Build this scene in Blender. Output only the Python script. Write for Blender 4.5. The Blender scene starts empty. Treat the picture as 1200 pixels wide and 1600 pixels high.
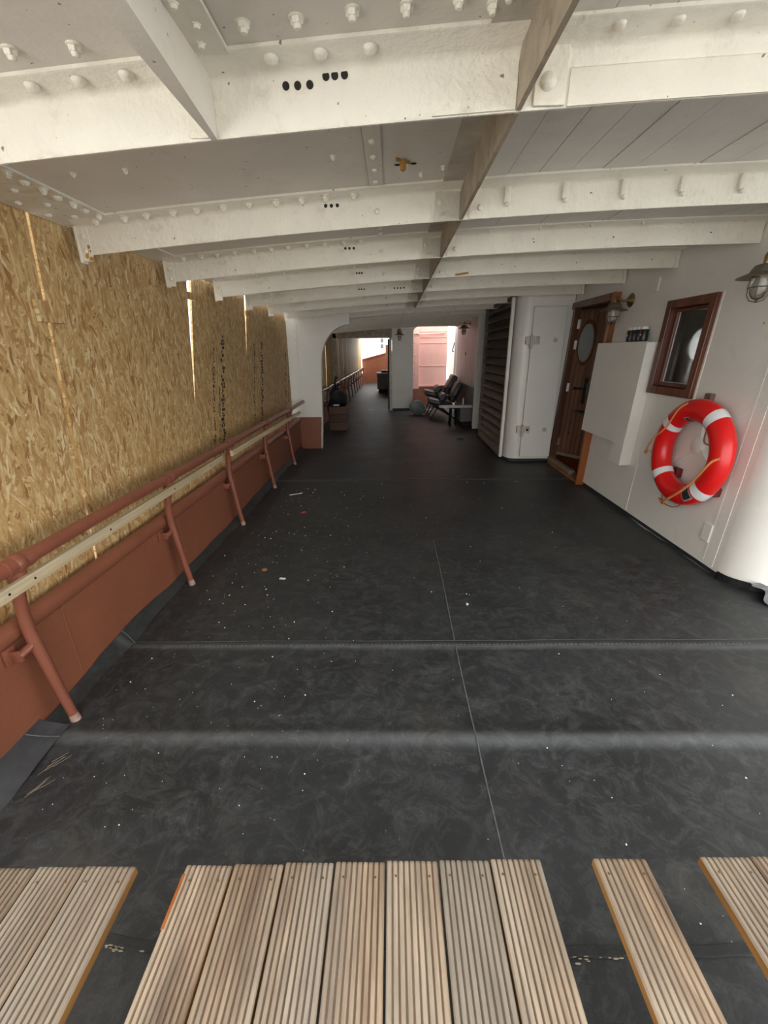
import bpy, bmesh, math, random
from mathutils import Vector, Matrix
random.seed(7)
C = bpy.context.scene.collection
S = bpy.context.scene
PI = math.pi

# ------------------------------------------------------------------ camera
cd = bpy.data.cameras.new('camera'); cam = bpy.data.objects.new('camera', cd); C.objects.link(cam)
cd.sensor_fit = 'VERTICAL'; cd.sensor_height = 24.0; cd.lens = 24.0 * 650.0 / 1600.0
cd.clip_start = 0.02; cd.clip_end = 500
YAW, PITCH, ROLL = math.radians(1.274), math.radians(21.023), math.radians(-0.8)
cam.matrix_world = Matrix.Translation((0, 0, 1.42)) @ (Matrix.Rotation(YAW, 4, 'Z') @ Matrix.Rotation(PI/2 - PITCH, 4, 'X') @ Matrix.Rotation(ROLL, 4, 'Z'))
S.camera = cam
# ------------------------------------------------------------------ sky and exposure
wd = bpy.data.worlds.new('overcast_sky'); S.world = wd; wd.use_nodes = True
wn = wd.node_tree.nodes; wl = wd.node_tree.links
bg = wn['Background']; bg.inputs['Color'].default_value = (1.0, 0.99, 0.97, 1); bg.inputs['Strength'].default_value = 1.0
S.view_settings.view_transform = 'Standard'; S.view_settings.look = 'None'
S.view_settings.gamma = 1.0; S.view_settings.use_curve_mapping = False
S.view_settings.exposure = 1.92

# ------------------------------------------------------------------ materials
def _nt(name):
    m = bpy.data.materials.new(name); m.use_nodes = True
    t = m.node_tree; return m, t, t.nodes, t.links, t.nodes['Principled BSDF']
def ramp(n, stops, interp='LINEAR'):
    r = n.new('ShaderNodeValToRGB'); r.color_ramp.interpolation = interp
    e = r.color_ramp.elements
    while len(e) < len(stops): e.new(0.5)
    for el, (p, c) in zip(e, stops):
        el.position = p; el.color = (c[0], c[1], c[2], 1) if not isinstance(c, (int, float)) else (c, c, c, 1)
    return r
def noise(n, l, scale, detail=4, rough=0.6, vec=None, dist=0.0):
    x = n.new('ShaderNodeTexNoise'); x.inputs['Scale'].default_value = scale
    x.inputs['Detail'].default_value = detail; x.inputs['Roughness'].default_value = rough; x.inputs['Distortion'].default_value = dist
    if vec is not None: l.new(vec, x.inputs['Vector'])
    return x
def mapped(n, l, scale=(1, 1, 1), rot=(0, 0, 0), src='Object'):
    tc = n.new('ShaderNodeTexCoord'); mp = n.new('ShaderNodeMapping')
    mp.inputs['Scale'].default_value = scale; mp.inputs['Rotation'].default_value = rot
    l.new(tc.outputs[src], mp.inputs['Vector']); return mp.outputs['Vector']
def mix(n, l, fac, a, b, mode='MIX'):
    x = n.new('ShaderNodeMix'); x.data_type = 'RGBA'; x.blend_type = mode
    for sock, v in ((x.inputs[0], fac), (x.inputs[6], a), (x.inputs[7], b)):
        if hasattr(v, 'links') or hasattr(v, 'is_output'): l.new(v, sock)
        elif isinstance(v, (int, float)): sock.default_value = v
        else: sock.default_value = (v[0], v[1], v[2], 1)
    return x.outputs[2]
def bump(n, l, b, h, strength=0.3, dist=0.01):
    x = n.new('ShaderNodeBump'); x.inputs['Strength'].default_value = strength; x.inputs['Distance'].default_value = dist
    l.new(h, x.inputs['Height']); l.new(x.outputs['Normal'], b.inputs['Normal'])
def paint(name, col, rough=0.45, var=0.12, scale=6, dirt=None, dirt_amt=0.45, dirt_scale=14, bmp=0.25, bscale=60, metal=0.0, spots=None):
    m, t, n, l, b = _nt(name)
    v = mapped(n, l)
    n1 = noise(n, l, scale, 5, 0.6, v)
    c0 = tuple(max(0, x*(1-var)) for x in col); c1 = tuple(min(1, x*(1+var)) for x in col)
    r = ramp(n, [(0.3, c0), (0.7, c1)]); l.new(n1.outputs['Fac'], r.inputs['Fac'])
    out = r.outputs['Color']
    if dirt:
        n2 = noise(n, l, dirt_scale, 8, 0.75, v, 0.4)
        d = ramp(n, [(0.56, 0.0), (0.74, dirt_amt)]); l.new(n2.outputs['Fac'], d.inputs['Fac'])
        out = mix(n, l, d.outputs['Color'], out, dirt)
    if spots:
        n4 = noise(n, l, 45, 2, 0.5, v)
        d2 = ramp(n, [(0.725, 0.0), (0.75, 0.85)]); l.new(n4.outputs['Fac'], d2.inputs['Fac'])
        out = mix(n, l, d2.outputs['Color'], out, spots)
    l.new(out, b.inputs['Base Color'])
    b.inputs['Roughness'].default_value = rough; b.inputs['Metallic'].default_value = metal
    if bmp:
        n3 = noise(n, l, bscale, 4, 0.6, v); bump(n, l, b, n3.outputs['Fac'], min(bmp, 1.0), 0.004 if bmp < 0.85 else 0.008)
    return m
def plain(name, col, rough=0.5, metal=0.0, emit=None):
    return paint(name, col, rough, 0.06, 9, bmp=0.08, metal=metal)
def wood(name, c0, c1, c2, axis='Y', rough=0.55, scale=9, stretch=0.06, grey=None):
    m, t, n, l, b = _nt(name)
    sc = [1, 1, 1]; sc['XYZ'.index(axis)] = stretch
    v = mapped(n, l, tuple(sc))
    oi = n.new('ShaderNodeObjectInfo'); ad = n.new('ShaderNodeVectorMath'); ad.operation = 'ADD'
    sm = n.new('ShaderNodeMath'); sm.operation = 'MULTIPLY'; sm.inputs[1].default_value = 37.0
    l.new(oi.outputs['Random'], sm.inputs[0]); l.new(v, ad.inputs[0]); l.new(sm.outputs[0], ad.inputs[1])
    n1 = noise(n, l, scale, 7, 0.65, ad.outputs[0], 0.6)
    r = ramp(n, [(0.28, c0), (0.5, c1), (0.72, c2)]); l.new(n1.outputs['Fac'], r.inputs['Fac'])
    out = r.outputs['Color']
    if grey:
        n2 = noise(n, l, 2.2, 5, 0.7, ad.outputs[0], 0.3)
        d = ramp(n, [(0.40, 0.0), (0.60, 0.85)]); l.new(n2.outputs['Fac'], d.inputs['Fac'])
        out = mix(n, l, d.outputs['Color'], out, grey)
    n5 = noise(n, l, scale*5, 4, 0.6, ad.outputs[0])
    f = ramp(n, [(0.35, 0.72), (0.65, 1.0)]); l.new(n5.outputs['Fac'], f.inputs['Fac'])
    out = mix(n, l, 1.0, out, f.outputs['Color'], 'MULTIPLY')
    hs = n.new('ShaderNodeHueSaturation'); l.new(out, hs.inputs['Color'])
    mr = n.new('ShaderNodeMapRange'); mr.inputs[3].default_value = 0.76; mr.inputs[4].default_value = 1.18
    l.new(oi.outputs['Random'], mr.inputs[0]); l.new(mr.outputs[0], hs.inputs['Value'])
    l.new(hs.outputs['Color'], b.inputs['Base Color']); b.inputs['Roughness'].default_value = rough
    bump(n, l, b, n5.outputs['Fac'], 0.25, 0.003)
    return m
def osb_mat():
    m, t, n, l, b = _nt('osb_strands')
    oi = n.new('ShaderNodeObjectInfo')
    layers = []
    for k, (ang, su, sv) in enumerate([(1.3, 85, 22), (-0.9, 80, 21), (0.6, 88, 20), (-0.4, 92, 18), (0.12, 95, 17)]):
        tc = n.new('ShaderNodeTexCoord')
        wn_ = noise(n, l, 7, 2, 0.5, tc.outputs['Object'])
        ad0 = n.new('ShaderNodeVectorMath'); ad0.operation = 'MULTIPLY_ADD'
        ad0.inputs[1].default_value = (0.0, 0.05, 0.05); l.new(wn_.outputs['Color'], ad0.inputs[0]); l.new(tc.outputs['Object'], ad0.inputs[2])
        mp0 = n.new('ShaderNodeMapping'); mp0.inputs['Rotation'].default_value = (ang, 0, 0); mp0.inputs['Location'].default_value = (0, k*3.7, k*1.9)
        l.new(ad0.outputs[0], mp0.inputs['Vector'])
        mp = n.new('ShaderNodeMapping'); mp.inputs['Scale'].default_value = (0.001, su, sv)
        l.new(mp0.outputs['Vector'], mp.inputs['Vector'])
        vo = n.new('ShaderNodeTexVoronoi'); vo.inputs['Scale'].default_value = 1.0; vo.inputs['Randomness'].default_value = 1.0
        l.new(mp.outputs['Vector'], vo.inputs['Vector'])
        sp = n.new('ShaderNodeSeparateColor'); l.new(vo.outputs['Color'], sp.inputs[0])
        layers.append((sp.outputs[0], sp.outputs[1], vo.outputs['Distance']))
    val, msk = layers[0][0], None
    cur = layers[0][0]
    for k in range(1, 5):
        gt = n.new('ShaderNodeMath'); gt.operation = 'GREATER_THAN'; gt.inputs[1].default_value = 0.56
        l.new(layers[k][1], gt.inputs[0])
        mx = n.new('ShaderNodeMix'); mx.data_type = 'FLOAT'
        l.new(gt.outputs[0], mx.inputs[0]); l.new(cur, mx.inputs[2]); l.new(layers[k][0], mx.inputs[3]); cur = mx.outputs[0]
    r = ramp(n, [(0.0, (0.27, 0.13, 0.04)), (0.08, (0.41, 0.235, 0.085)), (0.4, (0.51, 0.325, 0.13)), (0.75, (0.58, 0.40, 0.18)), (0.93, (0.66, 0.49, 0.25)), (1.0, (0.74, 0.60, 0.36))])
    l.new(cur, r.inputs['Fac'])
    fv = mapped(n, l, (1, 160, 28), (0.3, 0, 0))
    nf = noise(n, l, 1.0, 5, 0.7, fv)
    f = ramp(n, [(0.35, 0.70), (0.6, 1.0)]); l.new(nf.outputs['Fac'], f.inputs['Fac'])
    out = mix(n, l, 0.8, r.outputs['Color'], f.outputs['Color'], 'MULTIPLY')
    ns = noise(n, l, 30, 3, 0.6, mapped(n, l))
    sp2 = ramp(n, [(0.70, 0.0), (0.74, 0.75)]); l.new(ns.outputs['Fac'], sp2.inputs['Fac'])
    out = mix(n, l, sp2.outputs['Color'], out, (0.12, 0.05, 0.015))
    l.new(out, b.inputs['Base Color']); b.inputs['Roughness'].default_value = 0.62
    bump(n, l, b, cur, 0.25, 0.003)
    return m
def rubber(name, base=0.030, scuff=0.10):
    m, t, n, l, b = _nt(name)
    v = mapped(n, l)
    big = noise(n, l, 1.4, 6, 0.65, v)
    a = noise(n, l, 9, 10, 0.80, v, 1.2)
    sw = noise(n, l, 6.0, 9, 0.72, mapped(n, l, (1.0, 1.2, 1)), 2.2)
    fine = noise(n, l, 90, 3, 0.6, v)
    c = ramp(n, [(0.3, (base*0.62, base*0.68, base*0.71)), (0.7, (base*1.25, base*1.38, base*1.45))]); l.new(big.outputs['Fac'], c.inputs['Fac'])
    d1 = ramp(n, [(0.47, 0.0), (0.58, 0.30), (0.70, 0.9)]); l.new(a.outputs['Fac'], d1.inputs['Fac'])
    d2 = ramp(n, [(0.53, 0.0), (0.575, 0.22), (0.60, 0.05), (0.66, 0.30), (0.75, 0.1)]); l.new(sw.outputs['Fac'], d2.inputs['Fac'])
    out = mix(n, l, d1.outputs['Color'], c.outputs['Color'], (scuff*0.92, scuff, scuff*1.02))
    out = mix(n, l, d2.outputs['Color'], out, (scuff*1.25, scuff*1.25, scuff*1.2))
    d3 = ramp(n, [(0.70, 0.0), (0.76, 0.5)]); l.new(fine.outputs['Fac'], d3.inputs['Fac'])
    out = mix(n, l, d3.outputs['Color'], out, (0.2, 0.19, 0.17))
    # dried mud blotches
    mud = noise(n, l, 1.1, 6, 0.7, v); d4 = ramp(n, [(0.54, 0.0), (0.70, 0.5)]); l.new(mud.outputs['Fac'], d4.inputs['Fac'])
    out = mix(n, l, d4.outputs['Color'], out, (0.07, 0.06, 0.048))
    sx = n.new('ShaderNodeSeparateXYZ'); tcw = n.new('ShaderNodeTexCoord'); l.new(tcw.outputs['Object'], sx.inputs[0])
    for (yc, wdt, amt) in ((1.200, 0.050, 1.0), (1.755, 0.034, 0.75), (4.74, 0.05, 0.8)):  # light bands: sheen painted onto the hump, paler tone along the laps
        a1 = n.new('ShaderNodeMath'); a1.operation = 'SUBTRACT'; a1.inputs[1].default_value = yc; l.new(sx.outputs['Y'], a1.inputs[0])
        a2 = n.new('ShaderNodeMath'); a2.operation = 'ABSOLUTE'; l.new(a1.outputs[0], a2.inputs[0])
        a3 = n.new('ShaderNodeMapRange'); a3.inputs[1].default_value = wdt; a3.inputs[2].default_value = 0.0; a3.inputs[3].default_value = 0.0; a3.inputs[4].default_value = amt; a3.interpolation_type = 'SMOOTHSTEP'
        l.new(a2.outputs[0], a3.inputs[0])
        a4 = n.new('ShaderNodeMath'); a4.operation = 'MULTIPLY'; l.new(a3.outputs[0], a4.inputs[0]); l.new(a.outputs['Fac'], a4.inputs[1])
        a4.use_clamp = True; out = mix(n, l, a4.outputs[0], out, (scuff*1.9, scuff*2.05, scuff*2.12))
    l.new(out, b.inputs['Base Color'])
    rr = ramp(n, [(0.3, 0.42), (0.7, 0.62)]); l.new(a.outputs['Fac'], rr.inputs['Fac']); l.new(rr.outputs['Color'], b.inputs['Roughness'])
    b.inputs['Specular IOR Level'].default_value = 0.4
    w = noise(n, l, 9, 5, 0.6, v); w2 = noise(n, l, 26, 6, 0.65, v, 0.5); bump(n, l, b, mix(n, l, 0.4, w.outputs['Color'], w2.outputs['Color']), 0.45, 0.008)
    return m
def glass(name, col=(1, 1, 1), rough=0.02):
    m, t, n, l, b = _nt(name)
    v = mapped(n, l); g = noise(n, l, 8, 3, 0.5, v)
    r = ramp(n, [(0.3, rough), (0.7, rough + 0.05)]); l.new(g.outputs['Fac'], r.inputs['Fac']); l.new(r.outputs['Color'], b.inputs['Roughness'])
    b.inputs['Base Color'].default_value = (*col, 1); b.inputs['Transmission Weight'].default_value = 1.0; b.inputs['IOR'].default_value = 1.45
    return m

M = {}
M['white'] = paint('white_ship_paint', (0.80, 0.76, 0.645), 0.40, 0.05, 5, (0.42, 0.34, 0.22), 0.42, 9, 0.9, 26, spots=(0.16, 0.10, 0.06))
M['white_wall'] = paint('white_wall_paint', (0.79, 0.775, 0.72), 0.32, 0.04, 3, (0.55, 0.52, 0.45), 0.30, 6, 0.35, 22)
M['white_plate'] = paint('white_plate_paint', (0.75, 0.71, 0.63), 0.42, 0.05, 4, (0.42, 0.37, 0.29), 0.30, 7, 0.35, 30, spots=(0.2, 0.15, 0.1))
M['white_plank'] = paint('white_plank_paint', (0.75, 0.715, 0.645), 0.45, 0.06, 5, (0.40, 0.37, 0.32), 0.35, 9, 0.4, 45)
M['gap'] = paint('dark_gap', (0.30, 0.27, 0.22), 0.8, 0.2, 8)
M['dirty'] = paint('grimy_girder_paint', (0.38, 0.32, 0.235), 0.6, 0.3, 9, (0.10, 0.075, 0.05), 0.8, 16, 0.6, 40)
M['grimy'] = paint('stained_white_paint', (0.55, 0.52, 0.44), 0.5, 0.18, 9, (0.25, 0.18, 0.11), 0.7, 14, 0.5, 40)
M['redbrown'] = paint('red_oxide_paint', (0.225, 0.080, 0.043), 0.36, 0.10, 4, (0.15, 0.052, 0.03), 0.5, 9, 0.3, 30)
M['pipe'] = paint('red_oxide_pipe_paint', (0.21, 0.070, 0.042), 0.28, 0.10, 8, (0.27, 0.11, 0.075), 0.5, 20, 0.4, 40)
M['foot'] = paint('worn_pipe_end', (0.32, 0.21, 0.17), 0.6, 0.3, 30)
M['osb'] = osb_mat()
M['osb_edge'] = paint('osb_cut_edge', (0.62, 0.40, 0.17), 0.6, 0.2, 30)
M['ink'] = paint('stamp_ink', (0.035, 0.03, 0.022), 0.7, 0.3, 40)
M['batten'] = wood('pale_pine', (0.52, 0.40, 0.22), (0.66, 0.53, 0.33), (0.76, 0.65, 0.45), 'Y', 0.5, 9, 0.05)
M['deckboard'] = wood('weathered_hardwood', (0.075, 0.046, 0.029), (0.225, 0.158, 0.102), (0.40, 0.315, 0.22), 'Y', 0.55, 17, 0.12, (0.27, 0.24, 0.19))
M['groove'] = wood('groove_brown', (0.085, 0.05, 0.032), (0.15, 0.092, 0.06), (0.20, 0.13, 0.09), 'Y', 0.7, 12, 0.09)
M['boardside'] = wood('orange_board_edge', (0.19, 0.085, 0.022), (0.30, 0.145, 0.04), (0.38, 0.21, 0.07), 'Y', 0.5, 10, 0.08)
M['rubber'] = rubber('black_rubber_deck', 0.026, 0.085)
M['rubber2'] = rubber('black_rubber_upstand', 0.028, 0.06)
M['weld'] = paint('grey_weld_line', (0.11, 0.115, 0.115), 0.5, 0.35, 25)
M['door'] = wood('dark_varnished_mahogany', (0.10, 0.042, 0.024), (0.165, 0.074, 0.043), (0.23, 0.112, 0.068), 'Z', 0.33, 9, 0.06)
M['jamb'] = wood('orange_varnished_wood', (0.22, 0.055, 0.012), (0.36, 0.105, 0.022), (0.46, 0.15, 0.035), 'Z', 0.28, 8, 0.06)
M['winframe'] = wood('varnished_window_wood', (0.085, 0.022, 0.010), (0.145, 0.042, 0.018), (0.20, 0.065, 0.03), 'Z', 0.26, 8, 0.06)
M['sill'] = wood('worn_sill_wood', (0.16, 0.11, 0.08), (0.26, 0.19, 0.14), (0.33, 0.26, 0.2), 'Y', 0.5, 9, 0.06)
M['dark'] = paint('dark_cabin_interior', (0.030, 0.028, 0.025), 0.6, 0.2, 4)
M['glass'] = glass('window_glass')
M['frost'] = paint('frosted_porthole', (0.20, 0.225, 0.22), 0.25, 0.12, 6)
M['iron'] = paint('black_iron', (0.012, 0.012, 0.013), 0.42, 0.2, 30, metal=0.5)
M['brass'] = paint('aged_brass', (0.30, 0.23, 0.11), 0.32, 0.25, 18, (0.09, 0.07, 0.04), 0.7, 12, 0.2, 60, metal=0.9)
M['shade'] = paint('dull_bronze_shade', (0.20, 0.18, 0.135), 0.45, 0.2, 12, (0.08, 0.065, 0.045), 0.6, 14, 0.2, 60, metal=0.7)
M['lampglass'] = glass('ribbed_lamp_glass', (0.92, 0.92, 0.88), 0.18)
M['bulb'] = plain('opal_bulb', (0.7, 0.7, 0.66), 0.3)
M['steel'] = paint('dull_steel', (0.45, 0.44, 0.42), 0.35, 0.2, 30, metal=0.8)
M['ring'] = paint('red_ring_plastic', (0.72, 0.012, 0.012), 0.28, 0.05, 5, bmp=0.08)
M['tape'] = paint('silver_reflective_tape', (0.80, 0.81, 0.82), 0.25, 0.05, 60, bmp=0.1)
M['rope'] = paint('orange_grab_rope', (0.72, 0.27, 0.10), 0.6, 0.15, 90, bmp=0.5, bscale=300)
M['rope2'] = paint('brown_lashing', (0.34, 0.17, 0.08), 0.7, 0.2, 90, bmp=0.4, bscale=300)
M['label'] = paint('dark_label', (0.03, 0.035, 0.035), 0.3, 0.2, 50)
M['label2'] = paint('silver_label', (0.42, 0.42, 0.40), 0.3, 0.2, 50)
M['maroon'] = paint('maroon_block', (0.16, 0.012, 0.016), 0.5, 0.1, 20)
M['can'] = paint('black_can', (0.012, 0.012, 0.014), 0.3, 0.2, 30)
M['canred'] = plain('red_can_mark', (0.5, 0.05, 0.03)); M['canwhite'] = plain('white_can_mark', (0.75, 0.74, 0.7))
M['louver'] = wood('weathered_louver', (0.09, 0.074, 0.056), (0.17, 0.142, 0.108), (0.27, 0.23, 0.18), 'Y', 0.6, 9, 0.06)
M['pink'] = paint('salmon_pink', (0.88, 0.50, 0.44), 0.45, 0.05, 3, (0.94, 0.68, 0.63), 0.7, 5, 0.3, 20)
M['pinkwall'] = paint('pink_grey_wall', (0.56, 0.45, 0.42), 0.45, 0.1, 4, (0.35, 0.25, 0.22), 0.4, 8, 0.3, 25)  # pinkish cast of reflected light put into the wall colour
M['cushion'] = paint('charcoal_vinyl', (0.045, 0.048, 0.055), 0.35, 0.2, 12)
M['blackfab'] = paint('black_fabric', (0.012, 0.012, 0.014), 0.7, 0.3, 20, bmp=0.5)
M['greyfab'] = paint('pale_grey_green_cloth', (0.20, 0.25, 0.25), 0.55, 0.2, 8)
M['grey'] = paint('grey_box_paint', (0.15, 0.14, 0.14), 0.5, 0.12, 6)
M['crate'] = wood('brown_crate', (0.06, 0.025, 0.012), (0.11, 0.048, 0.022), (0.16, 0.075, 0.035), 'X', 0.6, 9, 0.1)
M['paper'] = plain('white_paper', (0.8, 0.79, 0.76)); M['tan'] = plain('tan_leaf', (0.36, 0.19, 0.08)); M['redbit'] = plain('red_scrap', (0.55, 0.04, 0.03))
M['green'] = plain('dark_green_scrap', (0.008, 0.07, 0.055)); M['rust'] = paint('rust_orange', (0.42, 0.22, 0.05), 0.7, 0.3, 40)
M['black'] = paint('hole_black', (0.02, 0.018, 0.015), 0.9, 0.2, 20)
M['sheet'] = paint('crumpled_grey_sheet', (0.060, 0.072, 0.080), 0.28, 0.3, 9, bmp=0.6, bscale=14)
M['flap'] = paint('worn_grey_rubber', (0.055, 0.06, 0.066), 0.35, 0.3, 12, bmp=0.4, bscale=20)
M['hook'] = paint('rusty_grey_hook', (0.16, 0.10, 0.08), 0.6, 0.3, 30)
M['hingepaint'] = paint('mottled_hinge_paint', (0.58, 0.54, 0.46), 0.45, 0.2, 25, (0.10, 0.08, 0.06), 0.8, 30)  # darker mottled tone that sets the hinges off from the white panel
M['building'] = plain('far_building_render', (0.75, 0.76, 0.78)); M['pane'] = plain('far_dark_pane', (0.06, 0.07, 0.08), 0.2)
M['straw'] = plain('dry_straw', (0.32, 0.28, 0.19))
def emis(name, col, s):
    m, t, n, l, b = _nt(name); v = mapped(n, l); g = noise(n, l, 6, 3, 0.5, v)
    r = ramp(n, [(0.3, tuple(c*0.85 for c in col)), (0.7, col)]); l.new(g.outputs['Fac'], r.inputs['Fac'])
    l.new(r.outputs['Color'], b.inputs['Emission Color']); b.inputs['Emission Strength'].default_value = s
    b.inputs['Base Color'].default_value = (*col, 1); return m
M['lit'] = emis('pane_reflection_glow', (0.75, 0.8, 0.76), 0.15)  # glow standing in for the reflection in the window pane

# ------------------------------------------------------------------ mesh helpers
class MB:
    def __init__(s): s.v = []; s.f = []; s.m = []
    def add(s, vs, fs, m=0):
        o = len(s.v); s.v += [tuple(p) for p in vs]
        for f in fs: s.f.append([o+i for i in f]); s.m.append(m)
        return s
    def hexa(s, p, m=0):     # 8 points: bottom loop 4, top loop 4
        return s.add(p, [(3, 2, 1, 0), (4, 5, 6, 7), (0, 1, 5, 4), (1, 2, 6, 5), (2, 3, 7, 6), (3, 0, 4, 7)], m)
    def box(s, x0, x1, y0, y1, z0, z1, m=0, f=None):
        p = [(x0, y0, z0), (x1, y0, z0), (x1, y1, z0), (x0, y1, z0), (x0, y0, z1), (x1, y0, z1), (x1, y1, z1), (x0, y1, z1)]
        if f: p = [f(*q) for q in p]
        return s.hexa(p, m)
    def cbox(s, x0, x1, y0, y1, z0, z1, c=0.006, m=0, f=None):   # chamfered box
        bm = bmesh.new(); bmesh.ops.create_cube(bm, size=1)
        for v in bm.verts: v.co = Vector((x0+(v.co.x+.5)*(x1-x0), y0+(v.co.y+.5)*(y1-y0), z0+(v.co.z+.5)*(z1-z0)))
        bmesh.ops.bevel(bm, geom=bm.edges[:], offset=c, segments=2, affect='EDGES', profile=0.5)
        return s.frombm(bm, m, f)
    def frombm(s, bm, m=0, f=None):
        bm.verts.index_update()
        vs = [tuple(v.co) for v in bm.verts]
        if f: vs = [tuple(f(*q)) for q in vs]
        s.add(vs, [[v.index for v in fc.verts] for fc in bm.faces], m); bm.free(); return s
    def tube(s, pts, r, n=10, m=0, caps=True, closed=False):
        pts = [Vector(p) for p in pts]; k = len(pts); rs = r if isinstance(r, (list, tuple)) else [r]*k
        o = len(s.v); prev = None
        for i, p in enumerate(pts):
            if closed: t = (pts[(i+1) % k]-pts[i-1])
            else: t = (pts[min(i+1, k-1)]-pts[max(i-1, 0)])
            t.normalize()
            if prev is None:
                u = t.orthogonal().normalized()
            else:
                u = (prev - t*prev.dot(t)); u = u.normalized() if u.length > 1e-6 else t.orthogonal().normalized()
            prev = u; w = t.cross(u)
            for j in range(n):
                a = 2*PI*j/n; s.v.append(tuple(p + (u*math.cos(a)+w*math.sin(a))*rs[i]))
        for i in range(k if closed else k-1):
            for j in range(n):
                a, b_ = o+i*n, o+((i+1) % k)*n
                s.f.append([a+j, a+(j+1) % n, b_+(j+1) % n, b_+j]); s.m.append(m)
        if caps and not closed:
            s.f.append([o+j for j in range(n)][::-1]); s.m.append(m)
            s.f.append([o+(k-1)*n+j for j in range(n)]); s.m.append(m)
        return s
    def lathe(s, prof, n=20, m=0, f=None):   # profile of (r, z) about local z
        o = len(s.v)
        for r, z in prof:
            for j in range(n):
                p = (max(r, 1e-4)*math.cos(2*PI*j/n), max(r, 1e-4)*math.sin(2*PI*j/n), z); s.v.append(tuple(f(*p)) if f else p)
        for i in range(len(prof)-1):
            for j in range(n):
                s.f.append([o+i*n+j, o+i*n+(j+1) % n, o+(i+1)*n+(j+1) % n, o+(i+1)*n+j]); s.m.append(m)
        s.f.append([o+j for j in range(n)][::-1]); s.m.append(m)
        s.f.append([o+(len(prof)-1)*n+j for j in range(n)]); s.m.append(m)
        return s
    def ball(s, c, r, m=0, n=14, sc=(1, 1, 1)):
        k = n//2; prof = [(r*math.sin(PI*i/k), -r*math.cos(PI*i/k)) for i in range(k+1)]
        return s.lathe(prof, n, m, lambda x, y, z: (c[0]+x*sc[0], c[1]+y*sc[1], c[2]+z*sc[2]))
    def grid(s, fn, nu, nv, m=0):
        o = len(s.v)
        for i in range(nu+1):
            for j in range(nv+1): s.v.append(tuple(fn(i/nu, j/nv)))
        for i in range(nu):
            for j in range(nv):
                s.f.append([o+i*(nv+1)+j, o+(i+1)*(nv+1)+j, o+(i+1)*(nv+1)+j+1, o+i*(nv+1)+j+1]); s.m.append(m)
        return s
    def sweep(s, loop, stations, fn, m=0):   # closed 2-D loop carried along stations
        o = len(s.v); n = len(loop)
        for t in stations:
            for a, b_ in loop: s.v.append(tuple(fn(t, a, b_)))
        for i in range(len(stations)-1):
            for j in range(n):
                s.f.append([o+i*n+j, o+i*n+(j+1) % n, o+(i+1)*n+(j+1) % n, o+(i+1)*n+j]); s.m.append(m)
        s.f.append([o+j for j in range(n)][::-1]); s.m.append(m); s.f.append([o+(len(stations)-1)*n+j for j in range(n)]); s.m.append(m)
        return s
    def mesh(s, name, mats, smooth=False, origin=(0, 0, 0)):
        me = bpy.data.meshes.new(name); ox = Vector(origin)
        me.from_pydata([tuple(Vector(p)-ox) for p in s.v], [], s.f)
        for mm in (mats if isinstance(mats, (list, tuple)) else [mats]): me.materials.append(M[mm])
        me.polygons.foreach_set('material_index', s.m)
        bm = bmesh.new(); bm.from_mesh(me); bmesh.ops.recalc_face_normals(bm, faces=bm.faces[:]); bm.to_mesh(me); bm.free()
        if smooth:
            me.polygons.foreach_set('use_smooth', [True]*len(me.polygons))
            me.set_sharp_from_angle(angle=math.radians(38))
        me.update(); return me
    def build(s, name, mats, parent=None, smooth=False, origin=None):
        """vertices are world positions; the object's origin is its parent's unless given"""
        wo = Vector(parent['_w']) if parent is not None else Vector((0, 0, 0))
        org = Vector(origin) if origin is not None else wo
        o = bpy.data.objects.new(name, s.mesh(name, mats, smooth, org)); C.objects.link(o)
        o.location = org - wo if parent is not None else org
        if parent is not None: o.parent = parent
        o['_w'] = tuple(org); return o
def thing(name, loc, label, cat, group=None):
    o = bpy.data.objects.new(name, None); C.objects.link(o); o.location = loc; o.empty_display_size = 0.05
    o['_w'] = tuple(loc); o['label'] = label; o['category'] = cat
    if group: o['group'] = group
    return o
def tag(o, label, cat, group=None):
    o['label'] = label; o['category'] = cat
    if group: o['group'] = group
    return o
def struct(name, mb, mats, smooth=False, parent=None, label=None):
    o = mb.build(name, mats, parent, smooth)
    if parent is None: o['kind'] = 'structure'
    if label: o['label'] = label
    return o
def strucroot(name, loc=(0, 0, 0), label=None):
    o = bpy.data.objects.new(name, None); C.objects.link(o); o.location = loc; o['_w'] = tuple(loc); o['kind'] = 'structure'
    if label: o['label'] = label
    return o
def inst(name, me, parent, loc, rot=(0, 0, 0), sc=1.0):
    o = bpy.data.objects.new(name, me); C.objects.link(o); o.parent = parent
    o.location = Vector(loc) - Vector(parent['_w']); o.rotation_euler = rot; o.scale = (sc, sc, sc); o['_w'] = tuple(loc); return o

# shared small meshes --------------------------------------------------------
_r = MB().lathe([(0.0165, 0.0), (0.0165, 0.002), (0.0145, 0.007), (0.010, 0.011), (0.004, 0.0128)], 10); RIVET = _r.mesh('rivet', 'white', True)
_b = MB().lathe([(0.020, -0.002), (0.020, 0.003), (0.0170, 0.005)], 12).lathe([(0.0158, 0.004), (0.0160, 0.013), (0.0135, 0.016)], 6).lathe([(0.0115, 0.014), (0.0105, 0.020), (0.008, 0.0245), (0.003, 0.026)], 9); BOLT = _b.mesh('bolt', 'white', True)
_h = MB().lathe([(0.0085, -0.001), (0.0085, 0.0016), (0.0079, 0.0016)], 14); HOLE = _h.mesh('drain_hole', 'black')
_s = MB().lathe([(0.006, 0), (0.006, 0.002), (0.003, 0.0035)], 10); SCREW = _s.mesh('screw', 'canwhite', True)
DOWN = (PI, 0, 0)          # +z of the small mesh points down
FACE = (PI/2, 0, 0)        # +z points towards the viewer (-Y)

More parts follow.
